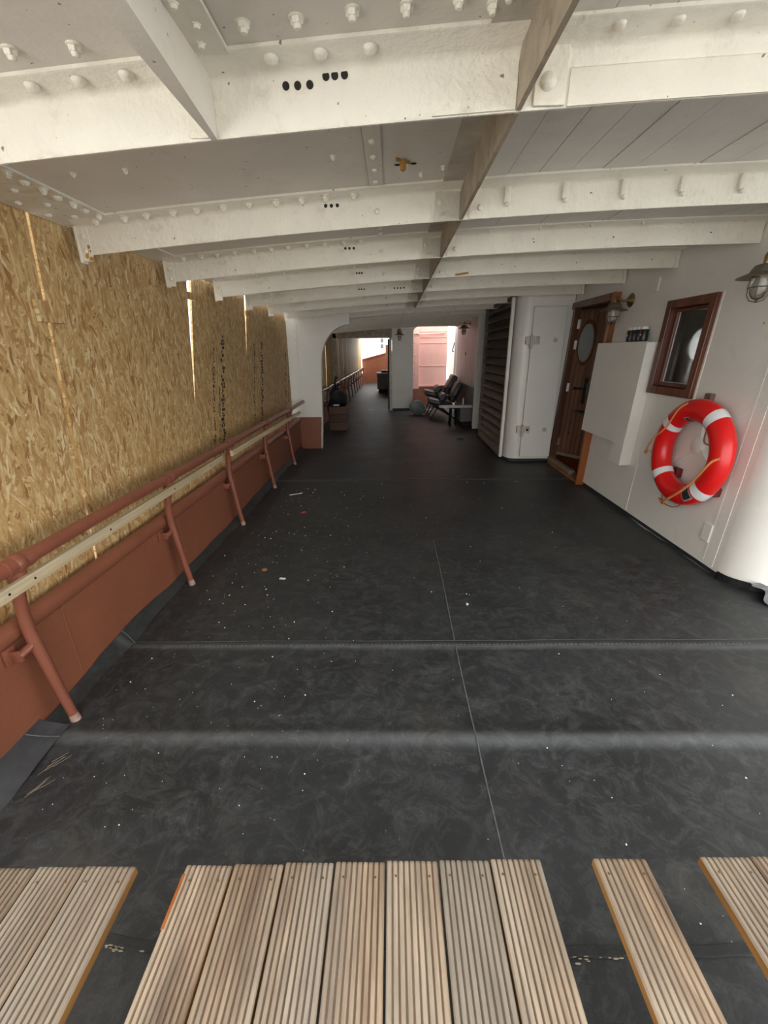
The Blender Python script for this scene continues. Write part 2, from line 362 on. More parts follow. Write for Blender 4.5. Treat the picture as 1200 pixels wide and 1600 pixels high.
# ------------------------------------------------------------------ deckhead camber
def zb(x):
    x = min(x, 2.28); return 1.940 + 0.052*x - 0.0114*x*x
def zc(x): return zb(x) + 0.125
BY = [1.28] + [2.16 + 0.775*k for k in range(0, 12)]     # beam stations, bow-ward of the camera
ROOF0, ROOF1 = 0.35, 11.15

# ------------------------------------------------------------------ floor
fl = strucroot('floor', (0, 0, 0), 'black rubber deck covering laid in welded sheets')
def wob(x, y): return 0.0016*math.sin(5.1*x+1.7*y) + 0.0013*math.sin(9.3*y-3.7*x+1) + 0.0010*math.sin(17*x+4*y)
def sheet(x0, x1, y0, y1, nx, ny, base=0.0, lip=None, hump=None):
    def fn(u, v):
        x = x0+(x1-x0)*u; y = y0+(y1-y0)*v
        z = base + wob(x, y)
        if hump is not None:
            for hy, hw, hh in hump: z += hh*math.exp(-((y-hy-0.012*math.sin(2*x))/hw)**2)
        if x < -1.25 and x0 < -1.2: z += 0.0
        return (x, y, z)
    return MB().grid(fn, nx, ny)
# the hump at 1.2 m crosses the sheet of the near bay
rows = [(-6.0, 0.597, None), (0.60, 1.795, [(1.205, 0.05, 0.014)]), (1.79, 4.76, [(3.2, 0.05, 0.002)]), (4.755, 8.0, None), (7.995, 11.2, None)]
MB().box(-1.5, 6.0, -6.0, 11.2, -0.08, -0.012).build('deck_plating', 'rubber2', fl)
for i, (a, b_, hp) in enumerate(rows):
    for (xa, xb) in ((-1.46, 0.325), (0.32, 6.0 if i < 3 else 2.3)):
        ny = max(8, int((b_-a)/0.03)) if i in (1, 2) else 24
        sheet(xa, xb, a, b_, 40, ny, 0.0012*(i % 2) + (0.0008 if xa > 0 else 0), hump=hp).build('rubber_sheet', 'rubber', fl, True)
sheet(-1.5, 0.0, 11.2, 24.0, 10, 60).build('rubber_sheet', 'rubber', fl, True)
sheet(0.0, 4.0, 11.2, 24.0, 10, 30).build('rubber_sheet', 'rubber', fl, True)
# welded laps: a raised lip with the row of roller marks
def lap(y, x0, x1, w=0.042, h=0.0055, slope=0.0):
    mb = MB(); n = 60
    loop = [(-w/2, 0.0), (-w/2+0.004, h*0.5), (-0.004, h*0.75), (w/2-0.006, h), (w/2, h*0.6), (w/2, 0.0)]
    mb.sweep(loop, [x0+(x1-x0)*i/n for i in range(n+1)], lambda t, a, b_: (t, y+slope*t+a+0.002*math.sin(7*t), b_+0.001+max(wob(t, y), 0)))
    mb.build('welded_lap', 'rubber2', fl, True)
    mb2 = MB(); mb2.sweep([(-0.0035, 0), (-0.0025, 0.0022), (0.0025, 0.0022), (0.0035, 0)], [x0+(x1-x0)*i/n for i in range(n+1)],
                          lambda t, a, b_: (t, y+w/2+slope*t+a+0.002*math.sin(7*t), b_+h*0.5+max(wob(t, y), 0)))
    mb2.build('weld_bead', 'weld', fl, True)
lap(1.775, -1.36, 2.6, slope=0.008); lap(4.755, -1.36, 2.1, 0.05, 0.005)
mk = MB()
for k in range(140):
    x = -1.1 + k*0.021; yy = 1.762 + 0.008*x
    mk.ball((x+random.uniform(-.003, .003), yy, 0.0075), 0.0045, 0, 6, (1.2, 0.9, 0.35))
o = mk.build('roller_marks', 'weld', fl, True); o['kind'] = 'stuff'
mb = MB(); mb.sweep([(-0.003, 0), (-0.0015, 0.0018), (0.0015, 0.0018), (0.003, 0)], [0.6+0.05*i for i in range(50)], lambda t, a, b_: (0.324+0.004*math.sin(3*t)+a, t, b_+0.001+max(wob(.32, t), 0)+(0.014*math.exp(-((t-1.205)/0.045)**2))))
mb.build('weld_bead', 'weld', fl, True)
# torn lap under the benches
mb = MB(); xs = [-1.4+0.03*i for i in range(100)]
mb.sweep([(-0.010, 0), (-0.008, 0.008), (0.012, 0.004), (0.014, 0)], xs, lambda t, a, b_: (t, 0.595+0.012*math.sin(4.1*t)*math.sin(9*t+1)+a+0.004*math.sin(31*t), b_+0.001))
mb.build('torn_edge', 'rubber2', fl, True)
mb = MB()
for k in range(60):
    x = random.choice([random.uniform(-0.80, -0.60), random.uniform(0.44, 0.6), random.uniform(-0.8, -0.62)])
    mb.ball((x, 0.585+random.uniform(-.008, .01)+0.012*math.sin(4.1*x)*math.sin(9*x+1), 0.005), random.uniform(0.0015, 0.0035), 0, 6, (2.6, 0.7, 0.6))
o = mb.build('frayed_fibre', 'straw', fl, True); o['kind'] = 'stuff'

# ------------------------------------------------------------------ left bulwark
bw = strucroot('wall_left', (-1.44, 0, 0), 'red-brown painted steel bulwark with rounded top edge')
MB().box(-1.462, -1.44, -4.0, 11.0, -0.1, 0.46).build('bulwark_plate', 'redbrown', bw)
cp = MB(); loop = [(0.034*math.cos(a), 0.042*math.sin(a)) for a in [2*PI*i/14 for i in range(14)]]
cp.sweep(loop, [-4.0+0.5*i for i in range(31)], lambda t, a, b_: (-1.447+a, t, 0.452+b_)); cp.build('rounded_cap', 'redbrown', bw, True)
for k in range(5):
    y = 1.8+1.06*k-0.3
    MB().cbox(-1.442, -1.434, y, y+0.012, 0.06, 0.41, 0.002).build('plate_seam', 'redbrown', bw)
# far bulwark beyond the rear bulkhead
fb = strucroot('trim_1', (-1.44, 11, 0), 'red-brown bulwark of the far passage')
MB().box(-1.47, -1.44, 11.0, 22.0, -0.1, 0.46).build('bulwark_plate', 'redbrown', fb)
# rubber upstand with its wavy upper edge
UPH = [(0.9, 0.006), (1.27, 0.022), (1.50, 0.030), (1.68, 0.052), (1.89, 0.064), (2.10, 0.050), (2.35, 0.032), (2.8, 0.030), (3.4, 0.024), (4.2, 0.045), (5.2, 0.05), (6.6, 0.05)]
def up_h(y):
    for (a0, h0), (a1, h1) in zip(UPH[:-1], UPH[1:]):
        if y <= a1:
            t = max(0, (y-a0)/(a1-a0)); t = t*t*(3-2*t); return h0+(h1-h0)*t + 0.003*math.sin(13*y)
    return UPH[-1][1]
us = MB(); N = 120
def usf(u, v):
    y = 1.16 + (6.45-1.16)*u; h = up_h(y)
    w = 0.065 + 0.012*math.sin(2.1*y) + 0.015*math.exp(-((y-1.8)/0.12)**2)
    return (-1.4365+w*v**0.9, y, 0.004 + h*(1-v)**1.4 + 0.002*math.sin(17*y+4*v)*v)
us.grid(usf, N, 10); us = struct('baseboard_left', us, 'rubber2', True, None, 'black rubber upstand turned up against the bulwark')
# loose near flap
lf = MB()
lf.grid(lambda u, v: (-1.436+0.125*v+0.010*math.sin(5*u), 0.35+0.90*u, 0.040*(1-v)**1.3+0.010+0.010*math.sin(7*u+1)*v), 40, 8)
lf.build('loose_flap', 'flap', us, True)
MB().sweep([(0, 0), (0, .003), (.004, .003), (.004, 0)], [i/8 for i in range(9)], lambda u, a, b_: (-1.43+0.112*u, 1.17+a+.02*u, 0.040*(1-u)**1.3+0.012+b_+0.01*math.sin(7*.91+1)*u)).build('weld_bead', 'weld', us, True)
MB().sweep([(0, 0), (0, .003), (.005, .003), (.005, 0)], [i/10 for i in range(11)], lambda u, a, b_: (-1.436+0.078*u, 1.80+a-.03*u*u, 0.006+up_h(1.8)*(1-u)**1.4+b_)).build('weld_bead', 'weld', us, True)
st = MB()
for k in range(9):
    x, y = -1.29+random.uniform(-.02, .04), 1.0+random.uniform(-.06, .10); a = random.uniform(0.6, 1.4)
    st.tube([(x, y, 0.006), (x+.02*math.cos(a)+.01, y+.03*math.sin(a), 0.010), (x+.05*math.cos(a), y+.07*math.sin(a), 0.005)], 0.0005, 5)
o = st.build('straw_wisps', 'straw', None, True); o['kind'] = 'stuff'; tag(o, 'dry straw wisps under the loose rubber flap by the bulwark', 'straw')

# ------------------------------------------------------------------ railing
def railing(y0, y1, posts, label, feet=True):
    rt = thing('railing', (-1.36, posts[0], 0), label, 'railing')
    n = 20
    MB().tube([(-1.342, y0+(y1-y0)*i/n, 0.735+0.004*math.sin(i)) for i in range(n+1)], 0.028, 12).build('handrail', 'pipe', rt, True)
    for i, y in enumerate(posts):
        sc = i % 2
        p = MB().tube([(-1.343, y, 0.72), (-1.368, y, 0.63), (-1.384, y, 0.54), (-1.386, y, 0.44), (-1.380, y, 0.39), (-1.366, y, 0.28), (-1.35, y, 0.14), (-1.331, y, 0.012)], [0.021, 0.021, 0.021, 0.022, 0.023, 0.020, 0.019, 0.018], 12)
        po = p.build('stanchion', 'pipe', rt, True)
        MB().tube([(-1.3345, y, 0.035), (-1.3295, y, -0.001)], [0.0185, 0.020], 12).build('worn_foot', 'foot', po, True)
        b = MB().ball((-1.342, y, 0.735), 0.040, 0, 16, (0.95, 1.05, 0.95)).tube([(-1.342, y-0.055, 0.735), (-1.342, y+0.055, 0.735)], 0.033, 14).tube([(-1.343, y, 0.735), (-1.358, y, 0.665)], 0.029, 14)
        b.build('ball_fitting', 'pipe', rt, True)
        # bracket: plate against the bulwark, eye lug and bolt
        br = MB().cbox(-1.438, -1.426, y-0.085, y-0.035, 0.345, 0.415, 0.003).cbox(-1.43, -1.385, y-0.066, y-0.054, 0.355, 0.40, 0.003)
        br.tube([(-1.395, y-0.062, 0.378), (-1.383, y-0.01, 0.392)], 0.016, 10)
        bo = br.build('bracket', 'pipe', po, True)
        MB().cbox(-1.438, -1.428, y+0.04, y+0.075, 0.36, 0.40, 0.003).build('bracket_pad', 'pipe', po, True)
        if i == 1:
            MB().cbox(-1.372, -1.356, y+0.012, y+0.04, 0.14, 0.29, 0.004).build('welded_strip', 'pipe', po, True)
    return rt
railing(-1.0, 6.42, [1.292, 2.38, 3.40, 4.475, 5.526], 'red-brown pipe railing with ball fittings along the near bulwark')
railing(6.75, 10.9, [7.0, 8.05, 9.1, 10.1], 'dark pipe railing seen through the arch behind the white pillar')
railing(11.3, 21.6, [11.6+1.05*k for k in range(10)], 'pipe railing along the bright far passage beyond the bulkhead')
def battenobj(y0, y1, z0, z1, label, bits):
    t = thing('batten', (-1.332, y0, z0), label, 'batten')
    mb = MB(); n = 16
    mb.sweep([(-0.010, -0.022), (0.010, -0.022), (0.010, 0.022), (-0.010, 0.022)], [i/n for i in range(n+1)],
             lambda u, a, b_: (-1.318+a+0.002*math.sin(5*u), y0+(y1-y0)*u, z0+(z1-z0)*u+b_+0.006*math.sin(PI*u)))
    mb.build('lath', 'batten', t)
    for y in bits:
        u = (y-y0)/(y1-y0); z = z0+(z1-z0)*u+0.006*math.sin(PI*u)
        inst('screw_head', SCREWD, t, (-1.3075, y, z), (0, PI/2, 0))
    return t
SCREWD = MB().lathe([(0.005, 0), (0.005, 0.0015), (0.003, 0.002)], 8).mesh('screw_head', 'iron')
battenobj(-0.6, 3.14, 0.648, 0.672, 'long pale pine batten screwed to the nearest stanchions', [1.2, 1.31, 1.75, 2.36, 2.9])
battenobj(3.33, 6.05, 0.662, 0.625, 'pale pine batten further along, ending by the white pillar', [3.4, 4.47, 5.52])

# ------------------------------------------------------------------ OSB sheets
def xo(z): return -1.497 + 0.0156*(z-0.4)
def osb_sheet(yl0, yl1, yr0, yr1, z0, z1, label, group=None, dx=0.0, marks=None):
    """left edge y at z0/z1, right edge y at z0/z1"""
    t = MB(); n = 1
    def P(y, z, d): return (xo(z)-d+dx, y, z)
    p = [P(yl0, z0, 0), P(yr0, z0, 0), P(yr0, z0, .015), P(yl0, z0, .015), P(yl1, z1, 0), P(yr1, z1, 0), P(yr1, z1, .015), P(yl1, z1, .015)]
    t.hexa(p)
    o = t.build('osb_sheet', 'osb', None, False, ((xo(z0)), yl0, z0)); tag(o, label, 'board', group)
    if marks:
        for (y, za, zz, w, dense) in marks:
            mb = MB(); z = za
            while z < zz:
                h = random.uniform(0.016, 0.034)
                if random.random() < dense:
                    for q in range(random.choice([1, 2, 2])):
                        ya = y + 0.32*(z-0.7) + random.uniform(-w, w*0.3)
                        mb.box(xo(z)+0.0004+dx, xo(z)+0.0010+dx, ya, ya+random.uniform(0.3, 1.0)*w, z, z+h*random.uniform(.6, 1))
                z += h+random.uniform(0.001, 0.006)
            m_ = mb.build('ink_stamp', 'ink', o); m_['kind'] = 'stuff'
    return o
ORDN = ['first', 'second', 'third', 'fourth', 'fifth', 'sixth', 'seventh', 'eighth', 'last']
osb_sheet(0.62, 0.62, 1.828, 1.978, 0.30, 2.02, 'OSB sheet nearest the camera, left of the first narrow seam')
osb_sheet(1.842, 1.992, 3.045, 3.385, 0.30, 2.02, 'wide OSB sheet between the first seam and the bright wedge-shaped gap', marks=None)
osb_sheet(3.017, 3.50, 4.335, 4.69, 0.30, 2.00, 'OSB sheet with dark ink stamps right of the bright wedge gap', dx=-0.017, marks=[(3.49, 0.60, 1.52, 0.022, 0.85), (3.61, 0.60, 1.15, 0.018, 0.85), (3.69, 0.60, 1.56, 0.05, 0.97)])
osb_sheet(4.27, 4.80, 5.80, 5.885, 0.30, 1.98, 'OSB sheet with ink stamps right of the second, shorter gap', dx=-0.034, marks=[(4.66, 0.75, 1.50, 0.025, 0.85), (4.94, 0.65, 1.54, 0.06, 0.97)])
osb_sheet(5.76, 5.935, 6.62, 6.62, 0.30, 1.98, 'narrow far OSB sheet against the white pillar', dx=-0.051, marks=[(6.18, 0.75, 1.45, 0.04, 0.85), (6.36, 0.75, 1.45, 0.04, 0.85)])
def patch(y, z, w, h, label):
    t = MB().cbox(xo(z)+0.001, xo(z)+0.016, y-w/2, y+w/2, z-h/2, z+h/2, 0.002)
    tag(t.build('osb_offcut', 'osb', None, False, (xo(z), y, z)), label, 'board')
patch(1.955, 1.60, 0.15, 0.085, 'small OSB offcut nailed across the first seam')
patch(3.36, 1.82, 0.20, 0.05, 'small OSB offcut bridging the bright wedge gap near the top')
patch(4.72, 1.80, 0.22, 0.05, 'small OSB offcut bridging the second gap near the top')
# glimpses behind the first seam: backing lath
tag(MB().cbox(-1.555, -1.518, 1.86, 1.905, 0.35, 1.95, 0.003).build('backing_lath', 'batten', None, False, (-1.53, 1.88, 0.35)), 'upright pine lath behind the first OSB seam', 'batten')
for k in range(4):
    y0 = 6.64+1.10*k
    osb_sheet(y0, y0+0.05, y0+1.06, y0+1.07, 0.30, 1.97, f'{["nearest", "second", "third", "furthest"][k]} dim OSB sheet in the shaded passage behind the arch', 'OSB sheets behind the arch')
for k in range(9):
    y0 = 11.2+1.17*k
    osb_sheet(y0, y0+0.02, y0+1.15, y0+1.165, 0.30, 2.0, f'{ORDN[k]} OSB sheet of the bright far passage, counted from the bulkhead', 'OSB sheets of the far passage')

# ------------------------------------------------------------------ ceiling
ce = strucroot('ceiling', (0, 0, 2.07), 'white painted ship deckhead of plates and planks')
cs = MB(); xs = [-1.45+0.25*i for i in range(23)]
cs.sweep([(ROOF0, 0.012), (ROOF1, 0.012), (ROOF1, 0.06), (ROOF0, 0.06)], xs, lambda t, a, b_: (t, a, zc(t)+b_)); cs.build('deck_slab', 'gap', ce)
# steel plating (left of the longitudinal girder in the near bays)
def plate(x0, x1, y0, y1, drop=0.012, name='steel_plate', mat='white_plate'):
    mb = MB(); n = max(2, int((x1-x0)/0.15)); xs = [x0+(x1-x0)*i/n for i in range(n+1)]
    mb.sweep([(y0, 0.0135-drop), (y1, 0.0135-drop), (y1, 0.013), (y0, 0.013)], xs, lambda t, a, b_: (t, a, zc(t)+b_)); return mb.build(name, mat, ce)
plate(-1.45, -0.452, ROOF0, 1.278); plate(-0.449, 0.298, ROOF0, 1.278)
plate(-1.45, -0.09, 1.282, 2.955); plate(-0.087, 0.298, 1.282, 2.955)
plate(0.34, 4.0, ROOF0, 1.10, 0.008)
# edge stringer plate on the left with its rivets
plate(-1.45, -1.215, 1.29, 2.15, 0.020, 'stringer_plate', 'white')
plate(-1.45, -1.30, 2.17, 6.5, 0.020, 'stringer_plate', 'white')
for r_ in range(5):
    y = 1.40+0.15*r_
    for x in (-1.245, -1.325, -1.40): inst('rivet', RIVET, ce, (x, y + (0.05 if x == -1.325 else 0), zc(x)-0.0065), DOWN, 0.8 if x < -1.3 else 1.0)
    inst('bolt', BOLT, ce, (-1.235, y+0.07, zc(-1.235)-0.0065), DOWN, 0.8)
# planks
def plank(x0, x1, y0, y1):
    d = random.uniform(-0.0015, 0.0015); g = 0.0014
    mb = MB(); mb.hexa([(x0+g, y0, zc(x0)+d), (x1-g, y0, zc(x1)+d), (x1-g, y1, zc(x1)+d), (x0+g, y1, zc(x0)+d),
                        (x0+g, y0, zc(x0)+.0125), (x1-g, y0, zc(x1)+.0125), (x1-g, y1, zc(x1)+.0125), (x0+g, y1, zc(x0)+.0125)])
    return mb.build('ceiling_plank', 'white_plank', ce)
x = 0.345
while x < 3.9:
    plank(x, x+0.128, 1.10, ROOF1 if x < 2.15 else 2.9); x += 0.128
x = -1.29
while x < 0.25:
    plank(x, min(x+0.128, 0.30), 2.96, ROOF1); x += 0.128
# riveted seam strap between the beams
for b0, b1 in zip(BY[:6], BY[1:7]):
    MB().sweep([(b0+0.012, -0.004), (b1-0.085, -0.004), (b1-0.085, 0.004), (b0+0.012, 0.004)], [-0.088, -0.032], lambda t, a, b_: (t, a, zc(t)+b_)).build('seam_strap', 'white_plate', ce)
    n = 7
    for k in range(n):
        y = b0+0.06+(b1-b0-0.19)*k/(n-1); inst('rivet', RIVET, ce, (-0.06, y, zc(-0.06)-0.004), DOWN, 0.75)
# bolts of the plating just ahead of the first beam, and beside the left girder
for i, x in enumerate([-0.92, -0.79, -0.66, -0.30, -0.19, -0.075, 0.035, 0.14]): inst('bolt', BOLT, ce, (x, 1.145+random.uniform(-.008, .008), zc(x)+0.003), (PI+random.uniform(-.12, .12), random.uniform(-.12, .12), 0), 0.82)
for x, y in [(-0.405, 1.06), (-0.385, 1.115), (-0.40, 1.17), (0.21, 1.16), (0.235, 1.13)]: inst('bolt', BOLT, ce, (x, y, zc(x)), DOWN, 0.7)
for x, y in [(-1.07, 1.70), (-0.9, 1.72), (0.12, 2.0), (0.2, 1.95), (-0.20, 1.78)]: inst('bolt', BOLT, ce, (x, y, zc(x)), DOWN, 0.55)
for x in [0.50, 0.62, 0.74, 0.86, 0.98]: inst('rivet', RIVET, ce, (x, 1.13, zc(x)+0.0055), DOWN, 0.8)
# rusty stub in the second bay
rs = MB().lathe([(0.012, 0), (0.010, -0.03), (0.004, -0.034)], 8, 0, lambda x, y, z: (0.045+x, 1.86+y, zc(0.045)+z)).tube([(0.02, 1.84, zc(.02)-.003), (0.07, 1.88, zc(.07)-.003)], 0.005, 6)
rs.build('rusty_stub', 'rust', ce, True)
for x, y in [(0.025, 1.90), (0.085, 1.90)]: MB().ball((x, y, zc(x)), 0.009, 0, 8, (1.4, .7, .3)).build('drip_hole', 'black', ce)

fc = strucroot('light_blocker', (-0.7, 14, 2.0), 'added roof and wall that darken the far passage')
MB().box(0.36, 0.42, 12.05, 20.0, 0.0, 1.99).build('blocker_wall', 'white_wall', fc)  # wall added to keep light out of the far passage
MB().box(-1.62, 0.45, 11.06, 20.0, 1.99, 2.03).build('blocker_roof', 'white_plank', fc)  # roof added to dim the far passage
# ------------------------------------------------------------------ deck beams
ORD = ['nearest', 'second', 'third', 'fourth', 'fifth', 'sixth', 'seventh', 'eighth', 'ninth', 'tenth', 'eleventh', 'twelfth', 'last']
EXTRA = ['with two trios of drain holes and big rivets', 'with clips on its right half', 'with three small drain holes', 'ending at the wall beside the white deckhouse', 'with wire hooks near its left end',
         'with wire hooks and dotted holes', 'just before the pillar', 'just behind the arch', 'in shade above the arch passage', 'in shade over the louvered housing', 'in shade before the rear post', 'in deep shade', 'against the rear bulkhead']
HOLESETS = {0: [(-0.247, 2.012), (-0.219, 2.012), (-0.190, 2.013), (-0.151, 2.0275), (-0.130, 2.0285), (-0.107, 2.0295)], 1: [(-0.283, 2.016), (-0.258, 2.016), (-0.232, 2.017)], 2: [(-0.278, 2.012), (-0.253, 2.012), (-0.227, 2.012)],
            3: [(-0.27, 2.0), (-0.25, 2.0), (-0.23, 2.0)], 4: [(-0.31, 1.985), (-0.285, 1.985), (-0.26, 1.985), (0.03, 1.99), (0.06, 1.99), (0.09, 1.99), (0.12, 1.992)]}
BEAMS = []
for i, y in enumerate(BY):
    x0 = -1.385 if i else -1.42
    x1 = 4.0 if i < 2 else (2.205 if i < 5 else (2.15 if i == 5 else 1.62))
    if y > 8.2: x1 = 1.62
    t = thing('deck_beam', (0.0, y, zb(0)), f'{ORD[i]} white steel deck beam from the camera, {EXTRA[i]}', 'beam')
    mb = MB(); n = int((x1-x0)/0.12); xs = [x0+(x1-x0)*k/n for k in range(n+1)]
    prof = [(0.0, 0.004), (0.0, 0.095), (-0.004, 0.106), (-0.014, 0.113), (-0.074, 0.116), (-0.078, 0.119), (-0.078, 0.126), (0.012, 0.126), (0.012, 0.004), (0.009, 0.0), (0.003, 0.0)]
    hs = 1.0
    mb.sweep(prof, xs, lambda u, a, b_: (u, y+a, zb(u)+b_)); mb.build('angle_bar', 'white', t, True)
    BEAMS.append(t)
    # end bracket
    if 0 < i < 7:
        MB().cbox(-1.412, -1.352, y-0.006, y-0.0005, zb(-1.4)-0.022, zb(-1.4)+0.12, 0.002).cbox(-1.414, -1.402, y-0.008, y+0.03, zb(-1.4)-0.028, zb(-1.4)+0.12, 0.003).build('end_bracket', 'white', t)
        for dz in (0.02, 0.075): inst('rivet', RIVET, t, (-1.378, y-0.006, zb(-1.4)+dz), FACE, 0.7)
    if i == 1:
        rp = MB()
        for k in range(9): rp.ball((-1.385+0.045*random.random(), y-0.0065, zb(-1.4)-0.015+0.05*random.random()**2), random.uniform(.004, .010), 0, 7, (1, .15, 1.2))
        rp = rp.build('rust_bloom', 'rust', t); rp['kind'] = 'stuff'
    if 3 <= i <= 5:
        MB().cbox(x1-0.03, x1, y-0.012, y-0.0005, zb(x1)-0.005, zb(x1)+0.12, 0.002).build('end_bracket', 'white', t)
    if i == 0:
        for k in range(12):
            x = -1.30+0.1115*k
            if abs(x+0.43) < 0.05 or x > 0.25: continue
            inst('rivet', RIVET, t, (x+0.03, y-0.048, zb(x)+0.1155), (PI-0.05, 0, 0), 1.0)
        for k in range(12): inst('rivet', RIVET, t, (0.50+0.125*k, y-0.048, zb(0.5+.125*k)+0.1155), (PI-0.05, 0, 0), 0.85)
        sb = MB(); xs2 = [0.42+0.1*k for k in range(30)]
        sb.sweep([(-0.004, 0.0), (-0.004, 0.068), (0, 0.072), (0, 0.0)], xs2, lambda u, a, b_: (u, y+a, zb(u)+b_)); sb.build('doubler_plate', 'white', t)
        MB().cbox(0.338, 0.412, y-0.010, y-0.0005, zb(.38)+0.002, zb(.38)+0.11, 0.002).build('gusset_plate', 'white', t)
        inst('rivet', RIVET, t, (0.368, y-0.010, zb(.37)+0.045), FACE, 1.15)
        MB().hexa([(0.10, y-0.005, zb(.1)+.002), (0.298, y-0.005, zb(.298)+.002), (0.298, y-0.0005, zb(.298)+.002), (0.10, y-0.0005, zb(.1)+.002), (0.235, y-0.005, zb(.235)+.095), (0.298, y-0.005, zb(.298)+.095), (0.298, y-0.0005, zb(.298)+.095), (0.235, y-0.0005, zb(.235)+.095)]).build('gusset_plate', 'white', t)
        MB().cbox(-0.492, -0.445, y-0.006, y-0.0005, zb(-.47)+.003, zb(-.47)+.105, 0.002).build('gusset_plate', 'white', t)
    elif i < 7:
        n = 11
        for k in range(n):
            x = -1.27+0.11*k
            inst('bolt', BOLT, t, (x+random.uniform(-.012, .012), y-0.045, zb(x)+0.1165), (PI+random.uniform(-.1, .1), random.uniform(-.15, .15), 0), 0.95 if i < 3 else 0.75)
        inst('rivet', RIVET, t, (0.21, y-0.001, zb(.2)+0.07), FACE, 0.8)
        inst('rivet', RIVET, t, (-0.06, y-0.001, zb(-.06)+0.055), FACE, 0.75)
        gp = MB().cbox(0.19, 0.298, y-0.006, y-0.0005, zb(.25)-.001, zb(.25)+.105, 0.002); gp.build('gusset_plate', 'grimy', t)
        MB().cbox(0.338, 0.43, y-0.006, y-0.0005, zb(.38)-.001, zb(.38)+.108, 0.002).build('gusset_plate', 'white', t)
        inst('rivet', RIVET, t, (0.385, y-0.006, zb(.38)+0.04), FACE, 0.8)
        if i == 1:
            for k in range(5):
                x = 0.497+0.245*k; z = zb(x)+0.075
                c = MB().cbox(x-0.014, x+0.014, y-0.020, y-0.0005, z-0.028, z+0.03, 0.005).ball((x+0.002, y-0.014, z-0.032), 0.011, 0, 8)
                c.build('clip', 'white', t, True)
        if i == 2:
            for k in range(6): inst('bolt', BOLT, t, (0.582+0.295*k, y-0.045, zb(.58+.29*k)+0.1165), DOWN, 0.7)
        if i >= 3:
            for k in range(4): inst('bolt', BOLT, t, (0.6+0.4*k, y-0.045, zb(.6+.4*k)+0.1165), DOWN, 0.55)
    for (hx, hz) in HOLESETS.get(i, []): inst('drain_hole', HOLE, t, (hx, y-0.0005, hz), FACE, 1.0 if i == 0 else 0.85)
    if i in (4, 5):
        for dx in (0.0, 0.11):
            xx = -1.17+dx if i == 4 else -1.10+dx; z0 = zb(xx)+0.03
            MB().tube([(xx, y-0.004, z0), (xx-.004, y-0.012, z0+0.04), (xx-.03, y-0.016, z0+0.062), (xx-.052, y-.016, z0+.045), (xx-.05, y-.014, z0+.022), (xx-.036, y-.012, z0+.018)], 0.0045, 7).build('wire_hook', 'white', t, True)
    # peg holes and rust spots on the right half
    if 1 < i < 5:
        for x, dz in [(0.86, .05), (1.33, .055), (1.9, .06)]: inst('drain_hole', HOLE, t, (x+0.1*i-.2, y-0.0005, zb(x)+dz), FACE, 0.45)
    if i == 3: MB().tube([(0.50, y-0.004, zb(.5)+0.012), (0.60, y-0.012, zb(.6)+0.02)], 0.007, 6).build('rust_streak', 'rust', t, True)

# longitudinal girders -------------------------------------------------------
lg = thing('longitudinal_girder', (0.3, 1.28, zb(0.3)), 'grimy brown-stained girder running lengthwise right of the middle', 'beam')
segs = [(ROOF0, BY[0]-0.08)] + [(a+0.012, b_-0.08) for a, b_ in zip(BY[:6], BY[1:7])]
for a, b_ in segs:
    g = MB()
    e = b_+0.078
    g.box(0.300, 0.312, a, e, zb(.3)+0.0, zc(.3))
    g.build('girder_section', 'dirty', lg)
    MB().hexa([(0.215, a, zc(.215)-.007), (0.3, a, zc(.3)-.007), (0.3, b_, zc(.3)-.007), (0.215, b_, zc(.215)-.007), (0.215, a, zc(.215)), (0.3, a, zc(.3)), (0.3, b_, zc(.3)), (0.215, b_, zc(.215))]).build('girder_flange', 'grimy', lg)
    MB().box(0.312, 0.345, a, b_, zc(.33)-0.014, zc(.33)).build('girder_angle', 'white', lg)
lg2 = thing('longitudinal_girder', (-0.43, 1.28, zb(-.43)), 'short grey-white girder at upper left running into the nearest beam', 'beam')
g = MB(); z0 = zb(-.42)
g.box(-0.436, -0.424, ROOF0, BY[0]-0.003, z0, zc(-.43))
g.hexa([(-0.440, ROOF0, z0-.004), (-0.352, ROOF0, z0-.004), (-0.425, BY[0]-.003, z0-.004), (-0.440, BY[0]-.003, z0-.004), (-0.440, ROOF0, z0+.006), (-0.352, ROOF0, z0+.006), (-0.425, BY[0]-.003, z0+.006), (-0.440, BY[0]-.003, z0+.006)])
g.build('girder_web', 'white_plate', lg2)
MB().box(-0.424, -0.352, ROOF0, BY[0]-0.08, zc(-.4)-0.009, zc(-.4)).build('girder_angle', 'white_plate', lg2)

# ------------------------------------------------------------------ deckhouse wall on the right (leans outward slightly)
K = 0.04
def W(x, y, z): return (2.13 + K*z + x, y, z)     # x = distance into the wall
ZT = 2.17
wr = strucroot('wall_right', (2.13, 3.5, 0), 'white painted deckhouse wall with rounded front corner')
DY0, DY1, DZ1 = 4.55, 5.52, 1.90       # door opening
WY0, WY1, WZ0, WZ1 = 3.19, 3.62, 1.12, 1.72     # window opening
wp = MB(); th = 0.06
for (a, b_, c, d) in [(2.45, WY0, 0.035, ZT), (WY1, DY0, 0.035, ZT), (WY0, WY1, 0.035, WZ0), (WY0, WY1, WZ1, ZT), (DY0, DY1, DZ1, ZT), (DY1, 5.60, 0.035, ZT)]:
    wp.box(0, th, a, b_, c, d, 0, W)
wp.build('wall_plate', 'white_wall', wr)
cw = MB(); R_ = 0.20
pl = [(2.33-R_*math.cos(a), 2.45-R_*math.sin(a)) for a in [PI/2*i/12 for i in range(13)]] + [(2.6+0.4*i, 2.25) for i in range(10)]
